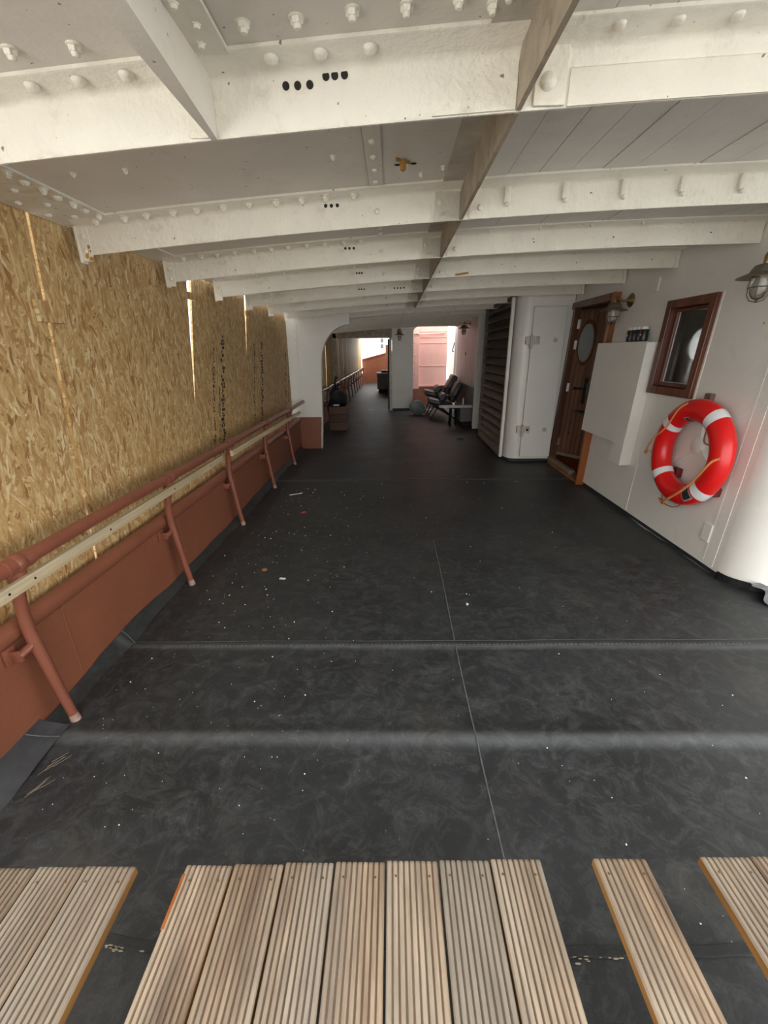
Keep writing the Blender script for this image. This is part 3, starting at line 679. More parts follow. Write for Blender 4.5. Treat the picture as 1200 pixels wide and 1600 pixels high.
cw.grid(lambda u, v: (pl[round(u*(len(pl)-1))][0] + K*(0.05+v*(ZT-0.05)), pl[round(u*(len(pl)-1))][1], 0.05+v*(ZT-0.05)), len(pl)-1, 4)
cw.build('rounded_corner', 'white_wall', wr, True)
MB().cbox(-0.004, 0.001, 2.585, 2.605, 0.05, 2.15, 0.0015, 0, W).cbox(-0.003, 0.001, 2.50, 2.585, 0.05, 2.15, 0.001, 0, W).build('plate_lap', 'white_wall', wr)
MB().cbox(-0.011, 0.001, 2.59, 2.67, 0.185, 0.315, 0.006, 0, W).build('access_plate', 'white_wall', wr)
MB().cbox(-0.012, 0.001, 3.90, 4.02, 1.86, 1.965, 0.004, 0, W).build('access_plate', 'white_wall', wr)
MB().cbox(-0.004, 0.001, 3.592, 3.604, 0.05, 0.64, 0.002, 0, W).build('weld_seam', 'white_wall', wr)
for yy, zz in [(2.72, 1.55), (2.9, 1.82), (3.45, .62)]: MB().ball(W(-0.001, yy, zz), 0.007, 0, 8, (.4, 1, 1)).build('old_screw_hole', 'rust', wr)
# three-armed boss behind the life ring
bs = MB(); cy, cz = 2.935, 0.775
bs.lathe([(0.055, 0), (0.055, 0.027), (0.050, 0.030)], 20, 0, lambda x, y, z: W(-z, cy+x, cz+y))
for deg in (97, 215, 322):
    a = math.radians(deg); ca, sa = math.cos(a), math.sin(a); p = []
    for zz in (0.0, 0.024):
        for (l_, w_) in ((0.03, -0.022), (0.27, -0.022), (0.27, 0.022), (0.03, 0.022)): p.append(W(-zz, cy - (ca*l_ - sa*w_), cz + sa*l_ + ca*w_))
    bs.hexa(p)
bs.build('three_armed_boss', 'white_wall', wr, True)
# rubber skirting strip
sk = MB()
pl2 = [(2.134, 5.6), (2.134, 2.45)] + [(2.335-(R_)*math.cos(a), 2.45-(R_)*math.sin(a)) for a in [PI/2*i/10 for i in range(11)]] + [(6.0, 2.25)]
def skf(u, v):
    i = round(u*(len(pl2)-1)); x_, y_ = pl2[i]; return (x_+0.004-0.012*v*0, y_, 0.001+0.055*v)
sk.grid(skf, len(pl2)-1, 2); br_ = struct('baseboard_right', sk, 'rubber2', True, None, 'black rubber skirting under the white wall')
MB().sweep([(-0.0, 0.0), (0.012, 0.0), (0.012, 0.05), (0.0, 0.055)], [i/8 for i in range(9)], lambda u, a, b_: (2.118+0.10*u*u+K*.0, 2.44-0.155*u, b_)).build('loose_flap', 'rubber2', br_, True)
# crumpled sheet at the foot of the corner
cr = MB()
def crf(u, v):
    x_ = 2.19+0.9*u; h = 0.085*math.sin(PI*min(1, v*1.05))*(0.6+0.4*math.sin(3+9*u))
    return (x_ + 0.02*math.sin(14*v), 2.262-0.16*v + 0.018*math.sin(11*u+5*v), 0.004+h*(1-0.6*v)+0.010*math.sin(23*u+13*v)*(1-v) + 0.05*(1-v))
cr.grid(crf, 36, 16); o = cr.build('tarpaulin', 'sheet', None, True, (2.6, 2.2, 0)); tag(o, 'crumpled shiny grey sheet at the foot of the rounded corner', 'tarpaulin')

# ------------------------------------------------------------------ window
w1 = strucroot('window_1', (2.13, 3.4, 1.1), 'dark varnished wooden window in the white wall')
def frame(mb, y0, y1, z0, z1, wd_, x0, x1):
    mb.cbox(x0, x1, y0, y0+wd_, z0, z1, 0.004, 0, W).cbox(x0, x1, y1-wd_, y1, z0, z1, 0.004, 0, W)
    mb.cbox(x0, x1, y0+wd_, y1-wd_, z0, z0+wd_, 0.004, 0, W).cbox(x0, x1, y0+wd_, y1-wd_, z1-wd_, z1, 0.004, 0, W); return mb
frame(MB(), 3.135, 3.675, 1.075, 1.765, 0.060, -0.035, 0.062).build('outer_frame', 'winframe', w1)
frame(MB(), 3.196, 3.614, 1.136, 1.704, 0.028, 0.012, 0.05).build('sash', 'winframe', w1)
MB().box(0.030, 0.035, 3.222, 3.588, 1.162, 1.678, 0, W).build('pane', 'glass', w1)
MB().cbox(0.027, 0.037, 3.575, 3.588, 1.162, 1.678, 0.002, 0, W).cbox(0.027, 0.037, 3.222, 3.575, 1.162, 1.172, 0.002, 0, W).build('glazing_bead', 'steel', w1)
MB().cbox(-0.004, 0.0, 3.118, 3.136, 1.07, 1.77, 0.001, 0, W).build('caulk_line', 'white_wall', w1)
# dim cabin behind the window with a glowing disc for the reflection in the pane
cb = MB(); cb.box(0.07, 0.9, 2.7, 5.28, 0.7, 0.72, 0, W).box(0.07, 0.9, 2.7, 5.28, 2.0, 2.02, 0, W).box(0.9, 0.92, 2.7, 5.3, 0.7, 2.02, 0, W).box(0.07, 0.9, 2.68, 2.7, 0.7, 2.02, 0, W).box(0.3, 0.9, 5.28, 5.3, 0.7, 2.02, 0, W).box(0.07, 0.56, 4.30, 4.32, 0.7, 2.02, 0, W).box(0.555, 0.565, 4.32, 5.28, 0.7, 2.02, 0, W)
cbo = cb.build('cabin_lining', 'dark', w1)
MB().lathe([(0.15, 0), (0.15, 0.01), (0.14, 0.012)], 28, 0, lambda x, y, z: W(0.895-z, 4.545+x*0.85, 1.45+y*0.95)).build('reflection_disc', 'lit', w1)
MB().lathe([(0.165, 0), (0.165, 0.008), (0.16, 0.009)], 28, 0, lambda x, y, z: W(0.899-z, 4.545+x*0.85, 1.45+y*0.95)).build('disc_rim', 'steel', w1)
MB().tube([W(0.55, 3.72, 1.02), W(0.56, 3.75, 1.3), W(0.54, 3.73, 1.62)], 0.007, 8).build('cord', 'steel', w1, True)

# ------------------------------------------------------------------ door
d1 = strucroot('door_1', (2.13, 5.0, 0), 'varnished wooden plank door standing ajar, with oval light')
fr = MB().cbox(-0.06, 0.065, 4.51, 4.572, 0.0, 1.93, 0.004, 0, W)
fr.build('near_jamb', 'jamb', d1)
MB().cbox(-0.075, -0.060, 4.502, 4.530, 0.0, 1.93, 0.003, 0, W).build('jamb_bead', 'jamb', d1)
MB().cbox(-0.03, 0.065, 5.500, 5.545, 0.0, 1.93, 0.004, 0, W).build('far_jamb', 'door', d1)
MB().cbox(-0.05, 0.065, 4.572, 5.545, 1.865, 1.935, 0.004, 0, W).build('head', 'winframe', d1)
MB().cbox(-0.05, 0.10, 4.572, 5.50, 0.0, 0.03, 0.004, 0, W).build('threshold', 'jamb', d1)
MB().cbox(-0.045, 0.03, 4.80, 5.54, 0.03, 0.085, 0.012, 0, W).build('sill_board', 'sill', d1)
TH = math.radians(30); HX, HY = 2.195, 5.485
def L(t, d, z):    # door leaf: t along the leaf from the hinge, d towards the viewer
    return (HX + t*math.sin(TH) - d*math.cos(TH) + K*z*0.9, HY - t*math.cos(TH) - d*math.sin(TH), z)
leaf = MB().box(0.0, 0.50, -0.02, 0.02, 0.13, 1.86, 0, L); lo = leaf.build('leaf_core', 'dark', d1)
for k in range(8):
    MB().cbox(0.004+0.062*k, 0.0595+0.062*k, 0.019, 0.027, 0.17, 1.845, 0.003, 0, L).build('door_plank', 'door', d1)
MB().cbox(0.0, 0.50, 0.02, 0.033, 0.128, 0.168, 0.003, 0, L).build('weather_bar', 'sill', d1)
OV = [(0.10, 0.235)]
def Lov(x, y, z): return L(0.145+x*0.098, 0.028+z, 1.49+y*0.215)
MB().lathe([(1.18, 0), (1.18, 0.012), (1.02, 0.016), (0.98, 0.004)], 32, 0, Lov).build('oval_rim', 'winframe', d1, True)
MB().lathe([(0.98, 0.002), (0.98, 0.007), (0.9, 0.0075)], 32, 0, Lov).build('oval_light', 'frost', d1, True)
hd = MB().cbox(0.225, 0.268, 0.026, 0.036, 0.80, 1.10, 0.004, 0, L); ho = hd.build('handle_plate', 'iron', d1)
MB().tube([L(0.247, 0.03, 0.975), L(0.247, 0.075, 0.975), L(0.225, 0.085, 0.975), L(0.14, 0.085, 0.975)], [0.010, 0.010, 0.011, 0.011], 10).ball(L(0.14, 0.085, 0.975), 0.020, 0, 10).build('lever', 'iron', ho, True)

for z in (1.70, 1.47, 0.98, 0.30):
    MB().tube([L(0.0, 0.035, z-0.05), L(0.0, 0.035, z+0.05)], 0.010, 10).cbox(0, 0.02, 0.022, 0.029, z-.05, z+.05, .002, 0, L).build('hinge', 'canwhite' if z > 0.5 else 'sill', d1, True)
for t_, z in ((0.13, 0.42), (0.31, 0.43)): MB().ball(L(t_, 0.027, z), 0.02, 0, 10, (.5, .5, 1)).build('plug', 'winframe', d1, True)
# panelled lobby behind the door
lb = MB().box(0.53, 0.55, 4.33, 6.2, 0, 2.1, 0, W).box(0.07, 0.53, 6.18, 6.2, 0, 2.1, 0, W).box(0.07, 0.53, 4.33, 4.35, 0, 2.1, 0, W).box(0.07, 0.53, 4.35, 6.18, -.03, 0.0, 0, W).box(0.07, 0.53, 4.35, 6.18, 2.1, 2.12, 0, W)
lb.build('lobby_lining', 'jamb', d1)
for k in range(6): MB().cbox(0.515, 0.53, 4.5+.25*k, 4.74+.25*k, 0.0, 2.0, .004, 0, W).build('lobby_panel', 'jamb', d1)

# ------------------------------------------------------------------ wall cabinet
bx = thing('wall_cabinet', (2.10, 4.1, 0.42), 'white box cabinet with lower spur fixed to wall beside the door', 'cabinet')
MB().cbox(-0.10, 0.0, 3.70, 4.56, 0.615, 1.47, 0.004, 0, W).build('cabinet_body', 'white_wall', bx)
MB().cbox(-0.106, -0.099, 3.694, 4.566, 0.61, 1.475, 0.003, 0, W).build('front_plate', 'white_wall', bx)
MB().cbox(-0.100, 0.0, 3.702, 3.90, 0.435, 0.62, 0.004, 0, W).build('lower_spur', 'white_wall', bx)
for y, z in ((3.78, 1.40), (4.48, 1.40), (3.78, 0.68), (4.48, 0.68)): inst('screw', SCREW, bx, W(-0.106, y, z), (0, -PI/2, 0), 1.3)
MB().cbox(-0.125, -0.085, 4.566, 4.60, 0.975, 1.085, 0.004, 0, W).build('side_latch', 'iron', bx)
# cans on top
CAN = [None]
for k in range(4):
    y = 4.075-0.070*k; c = W(-0.052, y, 1.4765)
    t = thing('drink_can', c, ['black drink can standing on the cabinet, furthest of four', 'second black drink can from the door on the cabinet', 'third black drink can from the door on the cabinet', 'black drink can standing nearest the window on the cabinet'][k], 'can', 'cans on the wall cabinet')
    f = lambda x, y_, z, c=c: (c[0]+x, c[1]+y_, c[2]+z)
    MB().lathe([(0.025, 0), (0.032, 0.006), (0.033, 0.012), (0.033, 0.094), (0.032, 0.096)], 20, 0, f).build('can_body', 'can', t, True)
    MB().lathe([(0.0325, 0.095), (0.033, 0.098), (0.028, 0.112), (0.0285, 0.117), (0.026, 0.117), (0.025, 0.113)], 20, 0, f).build('can_top', 'canwhite', t, True)
    if k in (0, 3):
        yy = c[1]-0.004
        MB().ball((c[0]-0.033, yy, c[2]+0.074), 0.008, 0, 8, (.2, 1, 1)).build('printed_dot', 'canred', t)
        MB().ball((c[0]-0.033, yy, c[2]+0.052), 0.009, 0, 8, (.2, 1, .8)).build('printed_dot', 'canwhite', t)

# ------------------------------------------------------------------ bulkhead lamps
def lamp(pos, rotz, label, s=1.0):
    t = thing('bulkhead_lamp', (0, 0, 0), label, 'lamp')
    MB().lathe([(0.058, 0.0), (0.060, 0.006), (0.050, 0.018), (0.024, 0.030), (0.014, 0.045)], 22, 0, lambda x, y, z: (z, x, y)).build('wall_flange', 'brass', t, True)
    MB().tube([(0.03, 0, 0), (0.07, 0, -0.004), (0.10, 0, 0.004), (0.13, 0, 0.012), (0.148, 0, 0.004)], [0.013, 0.010, 0.009, 0.011, 0.013], 12).lathe([(0.014, -.028), (0.016, 0.02), (0.010, 0.034), (0.004, 0.04)], 14, 0, lambda x, y, z: (0.148+x, y, z)).build('arm', 'brass', t, True)
    f = lambda x, y, z: (0.148+x, y, z)
    MB().lathe([(0.020, -0.018), (0.046, -0.026), (0.058, -0.045), (0.064, -0.060), (0.118, -0.083), (0.120, -0.088), (0.116, -0.088), (0.060, -0.068), (0.040, -0.062)], 28, 0, f).build('shade', 'shade', t, True)
    MB().lathe([(0.048, -0.066), (0.048, -0.088), (0.042, -0.088)], 22, 0, f).build('collar', 'brass', t, True)
    MB().lathe([(0.042, -0.086), (0.044, -0.13), (0.040, -0.165), (0.028, -0.188), (0.010, -0.197), (0.001, -0.198)], 22, 0, f).build('glass_jar', 'lampglass', t, True)
    MB().lathe([(0.018, -0.088), (0.026, -0.12), (0.022, -0.15), (0.008, -0.165)], 14, 0, f).build('bulb', 'bulb', t, True)
    gd = MB()
    for k in range(4):
        a = PI/4+PI/2*k
        gd.tube([(0.148+r_*math.cos(a), r_*math.sin(a), z) for r_, z in ((0.050, -0.086), (0.052, -0.13), (0.048, -0.172), (0.032, -0.200), (0.0, -0.210))], 0.0032, 6)
    gd.tube([(0.148+0.053*math.cos(2*PI*j/20), 0.053*math.sin(2*PI*j/20), -0.135) for j in range(20)], 0.0032, 6, closed=True)
    gd.build('wire_guard', 'shade', t, True)
    t.location = pos; t.rotation_euler = (0, 0, rotz); t.scale = (s, s, s); t['_w'] = tuple(pos)
    return t
lamp(W(0, 4.30, 1.835), PI, 'brass bulkhead lamp with shade beside the top of the wooden door')
lamp(W(0, 2.655, 1.865), PI, 'bronze bulkhead lamp cut by the right edge, above the life ring')
lamp((0.19, 10.96, 1.885), -PI/2, 'small dark bulkhead lamp on the white rear column')
lamp((1.62, 9.25, 1.935), PI, 'dark bulkhead lamp high on the pinkish rear wall')

# ------------------------------------------------------------------ life ring
lr = thing('life_ring', (2.05, 2.865, 0.74), 'red life ring with four silver bands and orange rope on wall', 'life ring')
RC = Vector((2.05, 2.865, 0.742)); RM_, RT = 0.288, 0.074
def ringp(a, b_, r=RT, fl_=0.86):   # a around the ring, b_ around the tube
    rr = RM_ + r*math.cos(b_); z = rr*math.sin(a)
    return (RC.x + K*z - r*fl_*math.sin(b_), RC.y - rr*math.cos(a), RC.z + z)
tor = MB(); na, nb = 72, 24
o0 = 0
for i in range(na):
    for j in range(nb): tor.v.append(ringp(2*PI*i/na, 2*PI*j/nb))
for i in range(na):
    for j in range(nb): tor.f.append([i*nb+j, ((i+1) % na)*nb+j, ((i+1) % na)*nb+(j+1) % nb, i*nb+(j+1) % nb]); tor.m.append(0)
tor.build('ring_body', 'ring', lr, True)
def band(a0, a1, r, name, mat, b0=0, b1=2*PI, nb_=24):
    mb = MB(); mb.grid(lambda u, v: ringp(a0+(a1-a0)*u, b0+(b1-b0)*v, r), 8, nb_); return mb.build(name, mat, lr, True)
for deg in (56, 143, 225, 319): band(math.radians(deg-6), math.radians(deg+6), RT+0.0015, 'reflective_band', 'tape')
# label near the lower right and on the inner side
band(math.radians(297), math.radians(311), RT+0.0018, 'silver_label', 'label2', 0.85, 2.3, 10)
band(math.radians(298), math.radians(310), RT+0.0030, 'dark_label', 'label', 0.98, 2.1, 10)
band(math.radians(97), math.radians(108), RT+0.0018, 'silver_label', 'label2', 2.2, 3.2, 8)
band(math.radians(98.5), math.radians(106), RT+0.0030, 'dark_label', 'label', 2.3, 3.05, 8)
# grab rope: fixed at four points, drooping loops between
def rope(pts, r, mat, name='grab_rope'):
    P = [Vector(p) for p in pts]; out = []
    for i in range(len(P)-1):
        p0, p1, p2, p3 = P[max(i-1, 0)], P[i], P[i+1], P[min(i+2, len(P)-1)]
        for k in range(6):
            t = k/6; out.append(0.5*((2*p1)+(p2-p0)*t+(2*p0-5*p1+4*p2-p3)*t*t+(3*p1-p0-3*p2+p3)*t**3))
    out.append(P[-1]); return MB().tube(out, r, 8).build(name, mat, lr, True)
def on(deg, b_, lift=0.008): return ringp(math.radians(deg), b_, RT+lift)
rope([on(103, 0.9, .002), on(112, 1.25), on(126, 1.75, .010), on(143, 2.0, .010), on(158, 1.8, .010), on(170, 1.3, .012), on(180, 0.8, .025), on(188, 0.45, .055), on(191, 0.35, .075), on(193, 0.45, .060), on(189, 0.75, .030)], 0.006, 'rope')
rope([on(7, 0.85, .004), on(3, 1.3, .012), on(350, 1.75, .012), on(330, 2.1, .012), on(310, 2.0, .012), on(292, 1.7, .012), on(275, 1.2, .012), on(264, 0.7, .02), on(258, 0.2, .05), on(252, 0.0, .07), on(248, 0.1, .055), on(254, .3, .035), on(262, .45, .03)], 0.0075, 'rope')
rope([on(240, -0.5, .0), on(244, -0.2, .05), on(252, -0.1, .07), on(262, -0.2, .06), on(270, -0.3, .035), on(276, -.5, .0)], 0.005, 'rope2', 'lashing')
rope([on(85, 3.6, .004), on(74, 3.5, .02), on(60, 3.3, .075), on(40, 3.2, .075), on(25, 3.3, .02), on(18, 3.5, .004)], 0.0055, 'rope2', 'lashing')
tag(MB().cbox(-0.035, 0.0, 2.925, 2.985, 1.08, 1.13, 0.006, 0, W).build('ring_hook', 'hook', None, False, W(0, 2.955, 1.1)), 'small rusty hook plate above the life ring', 'hook')
mb = MB().cbox(-0.045, 0.0, 3.02, 3.10, 0.515, 0.585, 0.006, 0, W)
tag(mb.build('ring_rest', 'maroon', None, False, W(0, 3.06, .55)), 'maroon support block inside the life ring at lower left', 'block')
tag(MB().cbox(-0.045, 0.0, 2.62, 2.675, 0.50, 0.56, 0.006, 0, W).build('ring_rest', 'maroon', None, False, W(0, 2.65, .53)), 'maroon support block peeping out at the lower right of the life ring', 'block')

# ------------------------------------------------------------------ cross wall, locker door and louvered housing
wb = strucroot('wall_back', (1.9, 5.56, 0), 'white cross wall with rounded corner beside the door')
r2 = 0.14; cxx, cyy = 1.545+r2, 5.56+r2
pl3 = [(2.19, 5.56)] + [(cxx - r2*math.sin(a), cyy - r2*math.cos(a)) for a in [PI/2*i/10 for i in range(11)]] + [(1.545, 5.80)]
cwb = MB(); cwb.grid(lambda u, v: (pl3[round(u*(len(pl3)-1))][0], pl3[round(u*(len(pl3)-1))][1], 0.05+v*2.08), len(pl3)-1, 2); cwb.build('curved_plate', 'white_wall', wb, True)
bb = MB(); bb.grid(lambda u, v: (pl3[round(u*(len(pl3)-1))][0]*0.985+0.03, pl3[round(u*(len(pl3)-1))][1]+0.035, 0.001+v*0.06), len(pl3)-1, 1); bb.build('dark_base', 'rubber2', wb, True)
rim = MB(); rim.tube([(px, py-0.004, 0.056) for px, py in pl3], 0.008, 8); rim.build('bottom_rim', 'white_wall', wb, True)
ld = thing('locker_door', (1.9, 5.55, 0.08), 'white hinged locker door on the cross wall left of the wooden door', 'door')
MB().cbox(1.705, 2.100, 5.505, 5.545, 0.085, 1.905, 0.010).build('door_panel', 'white_wall', ld)
MB().box(1.712, 2.093, 5.545, 5.5595, 0.092, 1.898).build('shadow_line', 'gap', ld)  # dark backing added to draw the shadow line round the panel
for z in (1.53, 0.445):
    h = MB().cbox(1.640, 1.70, 5.515, 5.559, z-0.045, z+0.045, 0.003).cbox(1.71, 1.80, 5.496, 5.505, z-0.045, z+0.045, 0.003).tube([(1.700, 5.497, z-0.055), (1.700, 5.497, z+0.055)], 0.014, 10).lathe([(0.02, 0), (0.018, .03), (0.006, .045)], 10, 0, lambda x, y, w_: (1.700+x, 5.496+y, z-.05-w_))
    h.tube([(1.700, 5.496, z+.05), (1.700, 5.496, z+.062)], .019, 10)
    h.build('hinge', 'hingepaint', ld, True)
    MB().lathe([(0.028, 0), (0.028, 0.006), (0.018, 0.008), (0.016, 0.002), (0.012, 0.014), (0.006, 0.016)], 16, 0, lambda x, y, w_: (1.99+x, 5.505-w_, z+y)).build('lock_boss', 'hingepaint', ld, True)
MB().ball((1.765, 5.496, 0.445), 0.017, 0, 10, (1, .3, 1)).build('key_hole', 'black', ld)
lv = thing('louvered_panel', (1.52, 6.5, 0.03), 'tall dark louvered panel with weathered slats in a white frame', 'louver')
MB().cbox(1.490, 1.53, 5.735, 5.785, 0.03, 2.03, 0.006).build('near_stile', 'white_wall', lv)
MB().cbox(1.505, 1.545, 5.785, 5.80, 0.03, 2.03, 0.003).build('dark_stile', 'louver', lv)
MB().cbox(1.50, 1.545, 7.28, 7.32, 0.03, 2.03, 0.004).build('far_stile', 'louver', lv)
MB().cbox(1.50, 1.545, 5.80, 7.28, 2.0, 2.05, 0.004).cbox(1.50, 1.545, 5.80, 7.28, 0.02, 0.06, 0.004).build('rail', 'louver', lv)
ns = 17
for k in range(ns):
    z = 0.095+k*(1.87/(ns-1)); mb = MB()
    mb.hexa([(1.492, 5.80, z-0.030), (1.498, 5.80, z-0.038), (1.498, 7.28, z-0.038), (1.492, 7.28, z-0.030), (1.575, 5.80, z+0.045), (1.581, 5.80, z+0.037), (1.581, 7.28, z+0.037), (1.575, 7.28, z+0.045)])
    mb.build('slat', 'louver', lv)
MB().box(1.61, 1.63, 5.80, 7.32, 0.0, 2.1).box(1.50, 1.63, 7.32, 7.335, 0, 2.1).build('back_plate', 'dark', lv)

# ------------------------------------------------------------------ arch pillar at left
ap = strucroot('wall_front', (-1.3, 6.55, 0), 'white bulkhead with rounded arch corner and red-brown foot')
arc = [(-1.085, 0.49), (-1.070, 0.9), (-1.05, 1.28)] + [(-1.05+0.44*(1-math.cos(a)), 1.28+0.52*math.sin(a)) for a in [PI/2*i/14 for i in range(1, 15)]]
zt_ = 1.84
w = MB(); n_ = 0
for (xa, za), (xb, zb_) in zip(arc[:2], arc[1:3]):
    w.hexa([(-1.62, 6.55, za), (xa, 6.55, za), (xa, 6.575, za), (-1.62, 6.575, za), (-1.62, 6.55, zb_), (xb, 6.55, zb_), (xb, 6.575, zb_), (-1.62, 6.575, zb_)])
w.box(-1.62, -1.05, 6.55, 6.575, 1.28, 2.0)
for (xa, za), (xb, zb_) in zip(arc[2:-1], arc[3:]):
    w.hexa([(xa, 6.55, za), (xb, 6.55, zb_), (xb, 6.575, zb_), (xa, 6.575, za), (xa, 6.55, 2.0), (xb, 6.55, 2.0), (xb, 6.575, 2.0), (xa, 6.575, 2.0)])
w.build('arch_plate', 'white_wall', ap)
MB().hexa([(-1.62, 6.55, -0.02), (-1.12, 6.55, -0.02), (-1.12, 6.575, -0.02), (-1.62, 6.575, -0.02), (-1.62, 6.55, 0.49), (-1.085, 6.55, 0.49), (-1.085, 6.575, 0.49), (-1.62, 6.575, 0.49)]).build('red_foot', 'redbrown', ap)
rm = MB(); path = [(-1.12, 0.0)] + arc
rm.sweep([(-0.03, -0.006), (0.09, -0.006), (0.09, 0.006), (-0.03, 0.006)], list(range(len(path))), lambda i, a, b_: (path[i][0]+(b_ if path[i][1] < 1.29 else b_*math.cos((i-3)/14*PI/2) if i > 3 else b_), 6.56+a, path[i][1]+(0 if path[i][1] < 1.29 else -b_*0.7)))
rm.build('arch_rim', 'white_wall', ap, True)
for k in range(12): inst('rivet', RIVET, ap, (-1.405, 6.549, 0.56+0.105*k), FACE, 0.6)
MB().cbox(-1.39, -1.375, 6.535, 6.55, 0.49, 1.80, .003).build('flange_strip', 'white_wall', ap)

# ------------------------------------------------------------------ rear bulkhead, column and right-hand post
rb = strucroot('wall_rear', (0.2, 11.0, 0), 'white rear bulkhead with two openings')
MB().box(0.005, 0.53, 11.0, 11.06, 0.06, 2.08).build('column_plate', 'white_wall', rb)
MB().box(0.02, 0.515, 11.012, 11.05, -0.01, 0.065).build('dark_base', 'rubber2', rb)
MB().box(-1.45, 0.005, 11.0, 11.06, 1.75, 2.05).build('header_plate', 'dirty', rb)
hp = MB().box(0.53, 1.65, 11.0, 11.06, 1.985, 2.09)
for s_, xc in ((1, 0.53), (-1, 1.65)):
    for k in range(6):
        a0, a1 = PI/2*k/6, PI/2*(k+1)/6; rr = 0.13
        xa, xb = xc+s_*(rr-rr*math.cos(a0)), xc+s_*(rr-rr*math.cos(a1)); za, zb2 = 1.985-rr+rr*math.sin(a0), 1.985-rr+rr*math.sin(a1)
        hp.hexa([(xa, 11.0, za), (xb, 11.0, zb2), (xb, 11.06, zb2), (xa, 11.06, za), (xa, 11.0, 1.99), (xb, 11.0, 1.99), (xb, 11.06, 1.99), (xa, 11.06, 1.99)])
hp.build('arched_header', 'white_wall', rb)
MB().box(-1.60, -1.36, 11.0, 11.06, 0.0, 2.0).build('side_plate', 'dirty', rb)
pr_ = strucroot('wall_side', (1.62, 8.2, 0), 'pinkish rear wall behind a white end post')
MB().cbox(1.525, 1.645, 8.03, 8.07, 0.03, 2.09, 0.006).build('end_post', 'white_wall', pr_)
MB().cbox(1.535, 1.635, 8.04, 8.08, 0.0, 0.03, 0.003).build('post_base', 'rubber2', pr_)
MB().cbox(1.60, 1.645, 8.018, 8.03, 1.08, 1.25, 0.004).build('post_plate', 'white_wall', pr_)
MB().box(1.60, 1.645, 8.07, 10.99, 0.75, 2.09).build('upper_panel', 'pinkwall', pr_)
MB().box(1.60, 1.645, 8.07, 10.99, 0.0, 0.75).build('lower_panel', 'grey', pr_)
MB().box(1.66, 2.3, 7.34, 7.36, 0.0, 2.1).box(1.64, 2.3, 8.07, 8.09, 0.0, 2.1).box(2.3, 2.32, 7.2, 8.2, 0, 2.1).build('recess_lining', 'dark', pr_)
for k in range(7): inst('rivet', RIVET, pr_, (1.585, 8.029, 0.18+0.12*k), FACE, 0.5)
MB().tube([(1.598, 9.62, 1.4), (1.597, 9.62, 1.33)], 0.012, 8).build('old_fixing', 'iron', pr_)

# opening at the rear right: pale pink casing over a red-brown plinth
pk = strucroot('wall_casing', (1.0, 11.9, 0), 'salmon pink casing above a red-brown plinth, seen through the rear opening')
MB().box(0.45, 1.48, 11.9, 12.0, 0.52, 2.5).build('casing_panel', 'pink', pk)
MB().cbox(0.45, 0.735, 11.84, 11.92, 0.47, 2.5, 0.008).build('casing_pilaster', 'pink', pk)
MB().cbox(0.735, 1.50, 11.86, 11.92, 0.525, 0.565, 0.006).build('ledge', 'pink', pk)
for z in (1.05, 1.62, 1.76, 1.9): MB().cbox(0.74, 1.46, 11.885, 11.905, z, z+0.018, 0.003).build('panel_seam', 'pink', pk)
MB().tube([(0.60, 11.83, 1.85), (0.66, 11.80, 1.87), (0.74, 11.82, 1.84), (1.4, 11.86, 1.87)], 0.018, 8).build('conduit', 'pink', pk, True)
PKR = MB().lathe([(0.02, 0), (0.018, 0.01), (0.006, 0.014)], 8).mesh('rivet', 'pink', True)
for k in range(8):
    for dx in (0.0, 0.06): inst('rivet', PKR, pk, (0.56+dx, 11.84, 0.62+0.16*k+dx), FACE, 0.9)
MB().box(0.45, 1.95, 11.88, 12.0, -0.02, 0.525).cbox(0.45, 0.70, 11.82, 11.9, -0.02, 0.47, 0.01).build('plinth', 'redbrown', pk)
MB().box(1.64, 1.95, 12.6, 12.65, 0, 2.4).build('side_panel', 'white_wall', pk)
# white upright pipe with dangling hook in the bright slot
wpipe = thing('vent_pipe', (1.62, 11.4, 0), 'white upright pipe in the bright slot beside the pink casing', 'pipe')
MB().tube([(1.64, 11.4, 0.0), (1.66, 11.4, 1.3), (1.655, 11.4, 1.98)], 0.06, 14).build('pipe', 'white_wall', wpipe, True)
MB().tube([(1.58, 11.3, 1.62), (1.55, 11.3, 1.50), (1.53, 11.3, 1.42), (1.55, 11.3, 1.40), (1.57, 11.3, 1.42)], 0.012, 8).build('hanging_hook', 'iron', wpipe, True)

# ------------------------------------------------------------------ things in the rear recess
bn = thing('storage_bench', (1.45, 9.3, 0), 'dark grey bench box along the pinkish rear wall', 'bench')
MB().cbox(1.36, 1.598, 8.45, 9.35, 0.10, 0.36, 0.006).build('bench_body', 'grey', bn)
MB().cbox(1.40, 1.598, 8.5, 9.3, 0.0, 0.10, 0.004).build('toe_recess', 'black', bn)
tag(MB().cbox(0.95, 1.597, 8.52, 8.66, 0.362, 0.40, 0.003).build('plank', 'paper', None, False, (1.3, 8.6, 0.38)), 'loose white-painted plank jutting out from the bench', 'plank')
bk = thing('small_trestle', (1.28, 8.75, 0), 'small dark trestle standing under the white plank', 'trestle')
for (x, y) in ((1.18, 8.56), (1.30, 8.56), (1.18, 8.74), (1.30, 8.74)): MB().tube([(x, y, 0.0), (x+0.01, y, 0.345)], 0.018, 8).build('leg', 'iron', bk, True)
MB().cbox(1.165, 1.325, 8.54, 8.76, 0.34, 0.3615, .004).build('top', 'iron', bk)
